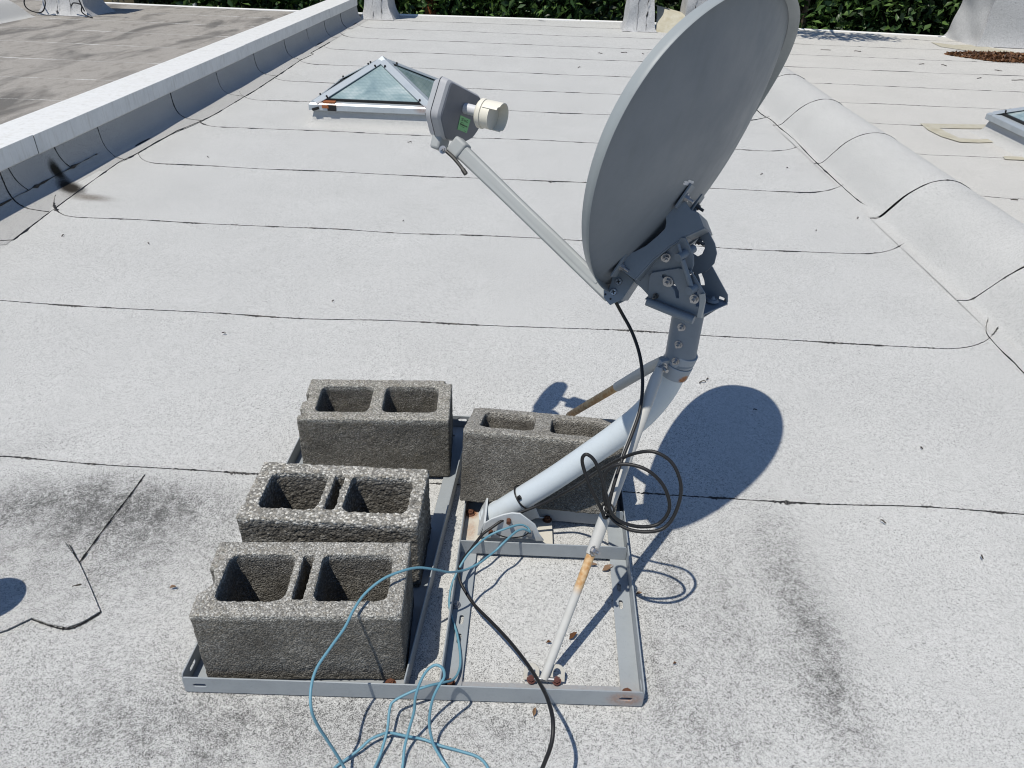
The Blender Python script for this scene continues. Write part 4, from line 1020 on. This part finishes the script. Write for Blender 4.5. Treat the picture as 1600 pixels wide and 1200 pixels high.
# ---------------------------------------------------------------- cables
def C3(p):
    if p[0] == 'w': return np.array(p[1:])
    if p[0] == 'y': return at_y(p[1], p[2], p[3])
    return at_z(*p)
coax = [('w', *at_plane(961, 470, D(0, 0, 0), DH)), ('y', 972, 490, 1.395), ('y', 988, 520, 1.375), ('y', 1000, 557, 1.34), ('y', 1004, 598, 1.30), ('y', 1000, 640, 1.26), ('y', 988, 677, 1.22), ('y', 975, 710, 1.185), ('y', 962, 748, 1.15), ('y', 953, 782, 1.125), ('y', 951, 803, 1.11), ('y', 945, 809, 1.10), ('y', 940, 797, 1.105),
        ('y', 924, 764, 1.115), ('y', 912, 732, 1.13), ('y', 910, 716, 1.135), ('y', 917, 710, 1.135), ('y', 929, 720, 1.13), ('y', 939, 744, 1.12), ('y', 948, 776, 1.105), ('y', 955, 801, 1.095), ('y', 972, 816, 1.09), ('y', 1000, 823, 1.09), ('y', 1028, 819, 1.095), ('y', 1044, 801, 1.10), ('y', 1045, 780, 1.105), ('y', 1034, 755, 1.115), ('y', 1012, 735, 1.125), ('y', 985, 726, 1.135), ('y', 962, 727, 1.14), ('y', 947, 738, 1.14), ('y', 943, 760, 1.13), ('y', 947, 790, 1.115),
        ('y', 958, 812, 1.10), ('y', 982, 827, 1.085), ('y', 1012, 831, 1.08), ('y', 1037, 825, 1.085), ('y', 1054, 804, 1.095), ('y', 1064, 770, 1.11), ('y', 1060, 742, 1.125), ('y', 1046, 719, 1.14), ('y', 1022, 706, 1.15), ('y', 998, 707, 1.16), ('y', 972, 716, 1.18), ('y', 940, 733, 1.22), ('y', 907, 755, 1.29), ('y', 880, 771, 1.335), ('y', 850, 786, 1.342), ('y', 828, 795, 1.341),
        ('y', 797, 807, 1.334), ('y', 782, 815, 1.320), ('y', 769, 824, 1.308), ('y', 755, 834, 1.294), ('y', 745, 846, 1.272), (736, 858, .070), (727, 869, .070), (720, 881, .070), (717, 894, .068), (719, 908, .062), (727, 924, .055), (742, 946, .052), (770, 974, .064), (797, 1003, .085), (825, 1039, .120), (847, 1074, .160), (858, 1099, .188), (864, 1127, .198), (862, 1160, .185), (850, 1194, .150), (832, 1235, .09), (815, 1275, .04), (790, 1320, .012)]
cp = spline([C3(p) for p in coax], 7)
mb = MB(); mb.tube(cp, .0036, 10); cx_ = mb.build('coaxial_cable', M_BLACK, None, 60, origin=tuple(at_z(719, 908, .01))); tag(cx_, 'thick black cable coiled beside the strut and trailing out of the bottom edge', 'cable')
# thin tie on the mast and one on the coil
def ring_tie(c, ax, r, name, label, tail=True):
    ax = unit(ax); e = unit(np.cross(ax, (0, 0, 1))); g = np.cross(ax, e); P = [np.array(c)+r*(math.cos(a)*e+math.sin(a)*g) for a in np.linspace(0, 2*math.pi, 41)]
    mb = MB(); mb.tube(P, .0022, 6, False); h = np.array(c)+r*unit((-.3, -.75, .6)); mb.obox(h, ax, e, g, .008, .008, .008)
    o = mb.build(name, M_BLACK, None, 60, origin=tuple(c)); tag(o, label, 'cable tie')
mc = np.array(mp[1])*.72+np.array(mp[2])*.28; ring_tie(mc, np.array(mp[3])-np.array(mp[1]), .0325, 'cable_tie', 'black tie strapping the cable to the lower mast')
ring_tie(C3(('y', 950, 795, 1.108)), np.array((.1, -.3, .9)), .012, 'cable_tie', 'black tie bundling the bottom of the cable coil')
blue = [(828, 831, .052), (818, 827, .066), (806, 831, .074), (788, 847, .080), (775, 860, .085), (762, 870, .090), (750, 879, .100), (731, 889, .120), (715, 893, .140), (700, 894, .165), (680, 890, .195), (654, 887, .222), (629, 892, .236), (598, 905, .240), (570, 928, .234), (552, 954, .231), (539, 980, .227), (517, 1011, .222), (495, 1044, .216), (486, 1075, .208), (486, 1106, .192), (495, 1131, .155), (511, 1156, .108), (529, 1184, .060), (541, 1205, .030), (560, 1240, .012), (600, 1262, .010), (622, 1235, .010),
        (629, 1198, .012), (632, 1169, .025), (639, 1140, .050), (647, 1112, .082), (649, 1090, .112), (657, 1065, .142), (668, 1047, .162), (681, 1039, .172), (692, 1045, .168), (694, 1058, .155), (686, 1071, .142), (677, 1090, .120), (672, 1112, .090), (671, 1135, .060), (677, 1162, .030), (688, 1182, .016), (699, 1198, .011), (725, 1235, .010), (760, 1248, .010), (772, 1225, .010),
        (762, 1199, .010), (747, 1183, .010), (717, 1173, .010), (688, 1165, .014), (661, 1155, .012), (634, 1150, .018), (609, 1145, .024), (595, 1148, .026), (578, 1156, .024), (560, 1172, .018), (540, 1187, .012), (524, 1199, .010), (505, 1225, .010), (520, 1255, .010), (560, 1250, .012),
        (586, 1198, .014), (594, 1180, .014), (602, 1153, .030), (606, 1135, .036), (609, 1108, .046), (616, 1095, .052), (645, 1080, .064), (672, 1071, .066), (695, 1066, .050), (709, 1061, .034), (718, 1045, .024), (719, 1022, .021), (714, 990, .021), (706, 965, .024), (702, 945, .030), (704, 922, .042), (711, 901, .060), (727, 872, .082), (746, 851, .088), (766, 836, .086), (790, 826, .080), (812, 820, .072), (824, 824, .060), (828, 831, .052)]
blue = [(x, y, z+(.030 if (x > 780 and y < 850) else .014 if (x > 735 and y < 880) else 0)) for x, y, z in blue]
bp = spline([C3(p) for p in blue], 7)
mb = MB(); mb.tube(bp, .0027, 8); bc = mb.build('grounding_cable', M_BLUE, None, 60, origin=tuple(at_z(640, 1150, 0))); tag(bc, 'thin blue grounding cable looping over the front block and frame', 'cable')
# short black wire loop at the grounding lug
mb = MB(); mb.tube(spline([C3(p) for p in ((826, 826, .085), (824, 834, .075), (812, 839, .062), (795, 840, .060), (780, 836, .066), (772, 830, .072))], 6), .0016, 6)
o = mb.build('ground_wire', M_BLACK, None, 60, origin=tuple(at_z(800, 842, .03))); tag(o, 'short thin black wire bowed inside the mast base', 'wire')
# cable loop on the far white pier
c = np.array((-6.66, 10.44, .16)); P = [c+.14*np.array((math.cos(a), 0, math.sin(a)*.85))+np.array((0, .02*math.sin(3*a), 0)) for a in np.linspace(0, 2*math.pi, 25)]
mb = MB(); mb.tube(P, .008, 6); mb.tube(spline([c+np.array(v) for v in ((.02, 0, .12), (-.02, .0, .2), (-.08, .02, .34), (-.12, .02, .6))], 5), .008, 6)
o = mb.build('cable_loop', M_BLACK, None, 60, origin=tuple(c)); tag(o, 'black cable loop hanging on the far white pier at upper left', 'cable')
c = np.array((-6.12, 10.5, .05)); mb = MB(); mb.tube(spline([c+np.array(v) for v in ((-.10, 0, .08), (-.04, -.03, .12), (.06, -.04, .10), (.05, -.05, .02), (.12, -.05, -.03), (.2, -.1, -.035))], 5), .008, 6)
mb.tube(spline([c+np.array(v) for v in ((.0, 0, .45), (.08, 0, .40), (.02, 0, .2), (.06, 0, .02))], 5), .008, 6)
o = mb.build('loose_cable', M_BLACK, None, 60, origin=tuple(c)); tag(o, 'loose black cable at the right foot of the far white pier', 'cable')
c = np.array((-5.75, 10.55, .32)); mb = MB(); mb.tube([c+np.array((-.30, 0, 0)), c+np.array((.10, 0, -.04))], .012, 6); mb.tube([c+np.array((.10, 0, -.10)), c+np.array((.08, 0, .06))], .012, 6)
o = mb.build('wall_hook', M_BLACK, None, 60, origin=tuple(c)); tag(o, 'small black bracket sticking out right of the far white pier', 'bracket')

# ---------------------------------------------------------------- vegetation beyond the roof
def leaf_cloud(N, rx, ry, rz, size, seed, clumps=70, core=.55):
    r = np.random.default_rng(seed)
    d = r.normal(size=(clumps, 3)); d /= np.linalg.norm(d, axis=1)[:, None]
    cc = d*np.array((rx, ry, rz))*(core+(1-core)*r.random((clumps, 1)))
    k = r.integers(0, clumps, N); P = cc[k]+r.normal(size=(N, 3))*np.array((.24*rx, .24*ry, .17*rz))
    nrm = unit_rows(r.normal(size=(N, 3))*.8+np.array((0, -.45, .75)))
    a = unit_rows(np.cross(nrm, r.normal(size=(N, 3)))); b = np.cross(nrm, a)
    s = size*(.55+.9*r.random((N, 1)))
    tip = P+a*s; tail = P-a*s*.8; l = P+b*s*.42+nrm*s*.16; q = P-b*s*.42+nrm*s*.16
    V = np.stack([tail, l, tip, q], 1).reshape(-1, 3)
    i = np.arange(N)*4; F = np.concatenate([np.stack([i, i+3, i+2], 1), np.stack([i, i+2, i+1], 1)])
    return V, F
def unit_rows(a): return a/np.linalg.norm(a, axis=1)[:, None]
def np_mesh(name, V, F, mat):
    me = bpy.data.meshes.new(name); me.vertices.add(len(V)); me.vertices.foreach_set('co', np.asarray(V, np.float32).ravel())
    me.loops.add(F.size); me.polygons.add(len(F)); k = F.shape[1]
    me.polygons.foreach_set('loop_start', np.arange(len(F), dtype=np.int32)*k)
    me.loops.foreach_set('vertex_index', F.astype(np.int32).ravel()); me.update(calc_edges=True); me.validate(); me.materials.append(mat); return me
crowns = [np_mesh('foliage', *leaf_cloud(16000, 1.5, 1.15, 2.3, .075, 60+i), M_LEAF[i]) for i in range(3)]
def trunk_mesh(seed):
    r = np.random.default_rng(seed); mb = MB()
    mb.tube(spline([(0, 0, -3.0), (.05, .03, -1.6), (-.03, .05, -.3), (.06, 0, 1.2)], 4), np.linspace(.10, .03, 13), 8)
    for k in range(9):
        a = r.random()*6.28; z = -1.2+k*.28; mb.tube(spline([(0, 0, z), (.5*math.cos(a), .5*math.sin(a), z+.5), (1.1*math.cos(a), .9*math.sin(a), z+1.1)], 3), np.linspace(.04, .012, 7), 6)
    me = bpy.data.meshes.new('trunk'); me.from_pydata(mb.v, [], mb.f); me.update(); me.materials.append(M_BARK); return me
trunks = [trunk_mesh(80+i) for i in range(3)]
TR = [(-9.6, 15.4, 0, 'leftmost dark shrub beyond the left roof'), (-7.1, 14.6, 2, 'greyish shrub beyond the left roof, beside the pale pole'), (-5.0, 14.3, 0, 'dark shrub beyond the left roof, right of the pale pole'),
      (-3.4, 14.9, 1, 'shrub showing just left of the far parapet end'), (-1.55, 14.6, 1, 'bright green shrub beyond the far edge, right of the parapet pier'), (.15, 14.1, 0, 'dark shrub beyond the middle of the far edge'), (1.5, 14.4, 2, 'greyish shrub beyond the far edge, behind the kerb pier'),
      (3.0, 14.3, 0, 'dark shrub showing just right of the dish rim'), (4.4, 13.9, 1, 'bright green shrub beyond the right roof'), (5.7, 13.7, 0, 'dark shrub beyond the right roof, left of the wide pier'), (7.4, 14.0, 2, 'greyish shrub behind the wide wrinkled pier')]
for i, (x, y, k, lab) in enumerate(TR):
    r = root('shrub', (x, y, -3.59), lab, 'shrub', 'shrubs beyond the far roof edge'); r.rotation_euler = (0, 0, i*2.1)
    for nm, me in (('foliage', crowns[k]), ('trunk', trunks[i % 3])):
        o = bpy.data.objects.new(nm, me); COL.objects.link(o); o.parent = r; o.location = (0, 0, 3.55+(.1 if i % 2 else -.1)); o.scale = (1.0, 1.0, 1.0)
# second, denser row behind closes the view
for i, x in enumerate(np.linspace(-11, 9, 9)):
    r = root('tree', (x, 17.2+.5*math.sin(i*2.2), -3.59), ('tall dark tree far left behind the shrubs', 'tall tree behind the greyish left shrub', 'tall tree behind the shrubs left of the parapet end', 'tall tree behind the bright shrub near the parapet pier', 'tall tree behind the middle of the far edge', 'tall tree behind the kerb pier', 'tall tree behind the dish rim', 'tall tree behind the shrubs of the right roof', 'tall tree behind the wide wrinkled pier')[i], 'tree', 'trees behind the shrubs'); r.rotation_euler = (0, 0, i*1.3)
    for nm, me in (('crown', crowns[(i+1) % 3]), ('trunk', trunks[i % 3])):
        o = bpy.data.objects.new(nm, me); COL.objects.link(o); o.parent = r; o.location = (0, 0, 4.2); o.scale = (1.25, 1.2, 1.55)
# overhanging bough whose shade dapples the far right corner of the roof
bough = root('tree', (4.1, 13.1, -3.59), 'slender tree leaning over the far right roof, casting dappled shade', 'tree')
mb = MB(); mb.tube(spline([(4.1, 13.1, -3.58), (4.0, 13.0, -1.0), (3.9, 12.7, 1.0), (3.5, 11.6, 2.5), (3.2, 10.6, 3.0)], 5), np.linspace(.07, .018, 21), 8); mb.build('trunk', M_BARK, bough, 60)
V, F = leaf_cloud(900, .75, .45, .22, .06, 99, 26); V = V+np.array((3.15, 10.65, 3.0)); me = np_mesh('crown', V-ORG[bough.name], F, M_LEAF[1]); o = bpy.data.objects.new('crown', me); COL.objects.link(o); o.parent = bough
# pale pole
mb = MB(); mb.cyl((-5.75, 13.2, -3.59), (-5.75, 13.2, 2.5), .035, n=12); mb.cyl((-5.75, 13.2, 2.5), (-5.75, 13.2, 2.55), .06, n=12)
po = mb.build('pole', M_EDGE, None, 40, origin=(-5.75, 13.2, -3.59)); tag(po, 'thin pale pole standing in front of the shrubs at upper left', 'pole')
mb = MB(); mb.box((-2.12, 13.85, -3.59), (-1.90, 14.05, 1.8)); mb.box((-2.15, 13.82, 1.8), (-1.87, 14.08, 1.86))
po = bevel(mb.build('gate_post', M_RUSTP, None, None, origin=(-2, 13.95, -3.59)), .01); tag(po, 'rusty red post right of the parapet pier', 'post')
mb = MB(); mb.box((-10.5, 13.2, -3.59), (-6.75, 13.4, .9)); mb.box((-10.55, 13.15, .9), (-6.7, 13.45, .98)); gw = mb.build('garden_wall', M_SOIL, None, None, origin=(-8.6, 13.3, -3.59)); tag(gw, 'tan garden wall beyond the left roof, behind the white pier', 'garden wall')

# ---------------------------------------------------------------- litter
def pile(c, rx, ry, N, h, size, seed, mat, label):
    r = np.random.default_rng(seed); a = r.random(N)*6.28; q = np.sqrt(r.random(N))**1.1
    x = c[0]+rx*q*np.cos(a)*(1+.15*np.sin(3*a)); y = c[1]+ry*q*np.sin(a)*(1+.2*np.cos(2*a)); z = .010+h*(1-q**2)*r.random(N)
    P = np.stack([x, y, z], 1); n = unit_rows(r.normal(size=(N, 3))*.6+np.array((0, 0, 1))); t_ = unit_rows(np.cross(n, r.normal(size=(N, 3)))); b = np.cross(n, t_); s = size*(.5+r.random((N, 1)))
    V = np.stack([P-t_*s, P+b*s*.5, P+t_*s, P-b*s*.5], 1).reshape(-1, 3); i = np.arange(N)*4; F = np.concatenate([np.stack([i, i+3, i+2], 1), np.stack([i, i+2, i+1], 1)])
    me = np_mesh('leaf_litter', V-np.array(c), F, mat); o = bpy.data.objects.new('leaf_litter', me); COL.objects.link(o); o.location = c; tag(o, label, 'leaf litter', kind='stuff')
c = at_z(1575, 92, 0); pile((c[0]+.1, c[1], 0.0), .75, .42, 3500, .05, .028, 5, M_BROWN, 'heap of brown fallen leaves at the foot of the wide pier')
# twigs and specks on the roof
r = np.random.default_rng(21)
TW = [(232, 380, 1), (860, 285, 1), (325, 245, 1), (1098, 597, 2), (1105, 592, 1), (1380, 815, 2), (1535, 870, 2), (120, 915, 2), (98, 368, 2), (1230, 262, 1), (1190, 272, 2), (1275, 360, 1), (640, 222, 2), (1585, 312, 3), (1290, 78, 6), (1340, 80, 6), (1440, 100, 7), (1475, 102, 7), (1530, 122, 6), (1590, 125, 8), (1560, 110, 8), (1005, 84, 3), (1030, 70, 3), (938, 83, 4), (975, 82, 4), (905, 105, 2), (1340, 340, 2), (630, 345, 1), (520, 470, 1), (1440, 700, 1), (1180, 640, 1), (350, 520, 1)]
TWL = ['dark speck on the roof well below the parapet stain', 'dark speck on the roof between feed arm and dish', 'dark speck on the roof below the left end of the far skylight', 'curled dark twig just right of the mast clamp', 'dark speck beside the curled twig near the mast clamp', 'short dark twig right of the dish shadow', 'short dark twig near the right edge of the photo', 'short curled twig beside the vent shadow at left', 'short twig below the parapet stain at left', 'speck right of the dish, below the kerb lap', 'thin twig close to the right edge of the dish', 'speck on the roof right of the dish mount', 'short twig below the feed housing', 'dark twig at the right edge beyond the kerb', 'thin twig in the dappled shade at far right', 'thin twig right of the dappled shade', 'longer twig on the right roof in front of the leaf heap, left one', 'longer twig on the right roof in front of the leaf heap, right one', 'twig on the right roof between leaf heap and skylight', 'longest twig at the right edge below the leaf heap', 'twig just below the leaf heap', 'twig at the foot of the kerb pier', 'twig right of the kerb pier foot', 'thin twig on the far roof left of the dish rim', 'thin twig on the far roof touching the dish rim', 'speck on the far roof left of the dish', 'short twig right of the dish bracket', 'speck on the roof left of the feed arm', 'speck on the roof above the far block', 'speck on the roof far right of the dish shadow', 'speck just above the dish shadow', 'speck on the roof between parapet and far block']
for i, (px, py, s) in enumerate(TW):
    p = at_z(px, py, .0105); L = .010*s*(.7+.6*r.random())*(1+.06*np.linalg.norm(p[:2])); a = r.random()*3.1; d = np.array((math.cos(a), math.sin(a)*.6, 0)); e = np.array((-d[1], d[0], 0))
    mb = MB(); mb.tube(spline([p-d*L/2, p-d*L*.15+e*L*.12*r.normal(), p+d*L*.2+e*L*.1*r.normal()+np.array((0, 0, .003)), p+d*L/2], 3), .0013+.0004*np.linalg.norm(p[:2])*.6, 5)
    o = mb.build('twig', M_TWIG, None, 60, origin=tuple(p)); tag(o, TWL[i], 'twig', 'tiny twigs on the roof')
LF = [(927, 883, .012, 0, 'small brown leaf inside the frame under the cross rail'), (950, 888, .022, .5, 'curled tan leaf inside the frame by the right rail'), (857, 1004, .007, 0, 'tiny red-brown leaf beside the lower strut'), (895, 994, .016, .8, 'dark brown leaf lying in the strut shadow'), (835, 1113, .012, 1.4, 'tan leaf on the roof in front of the frame'), (998, 928, .010, .2, 'pink-brown leaf just right of the frame'), (1054, 1037, .005, 0, 'dark brown speck of leaf right of the frame corner'), (270, 918, .010, .2, 'tan leaf on the roof left of the front block')]
for i, (px, py, s, a, lab) in enumerate(LF):
    s *= .75
    p = at_z(px, py, .0115); d = np.array((math.cos(a), math.sin(a), 0)); e = np.array((-d[1], d[0], 0)); up = np.array((0, 0, 1.0))
    V = [p-d*s, p-d*s*.4-e*s*.42+up*.004, p+d*s*.5-e*s*.30+up*.006, p+d*s*1.1+up*.003, p+d*s*.5+e*s*.34+up*.005, p-d*s*.3+e*s*.45+up*.006, p+up*.001]
    F = [(0, 1, 6), (1, 2, 6), (2, 3, 6), (3, 4, 6), (4, 5, 6), (5, 0, 6)]
    V2 = V+[np.array(v)-up*.0012 for v in V]; F2 = F+[tuple(k+7 for k in f[::-1]) for f in F]+[(k, k+7, (k+1) % 6+7, (k+1) % 6) for k in range(6)]
    o = link_mesh('dry_leaf', V2, F2, (M_DRY, M_BROWN)[i in (2, 3, 6)], None, None, origin=tuple(p)); tag(o, lab, 'leaf')
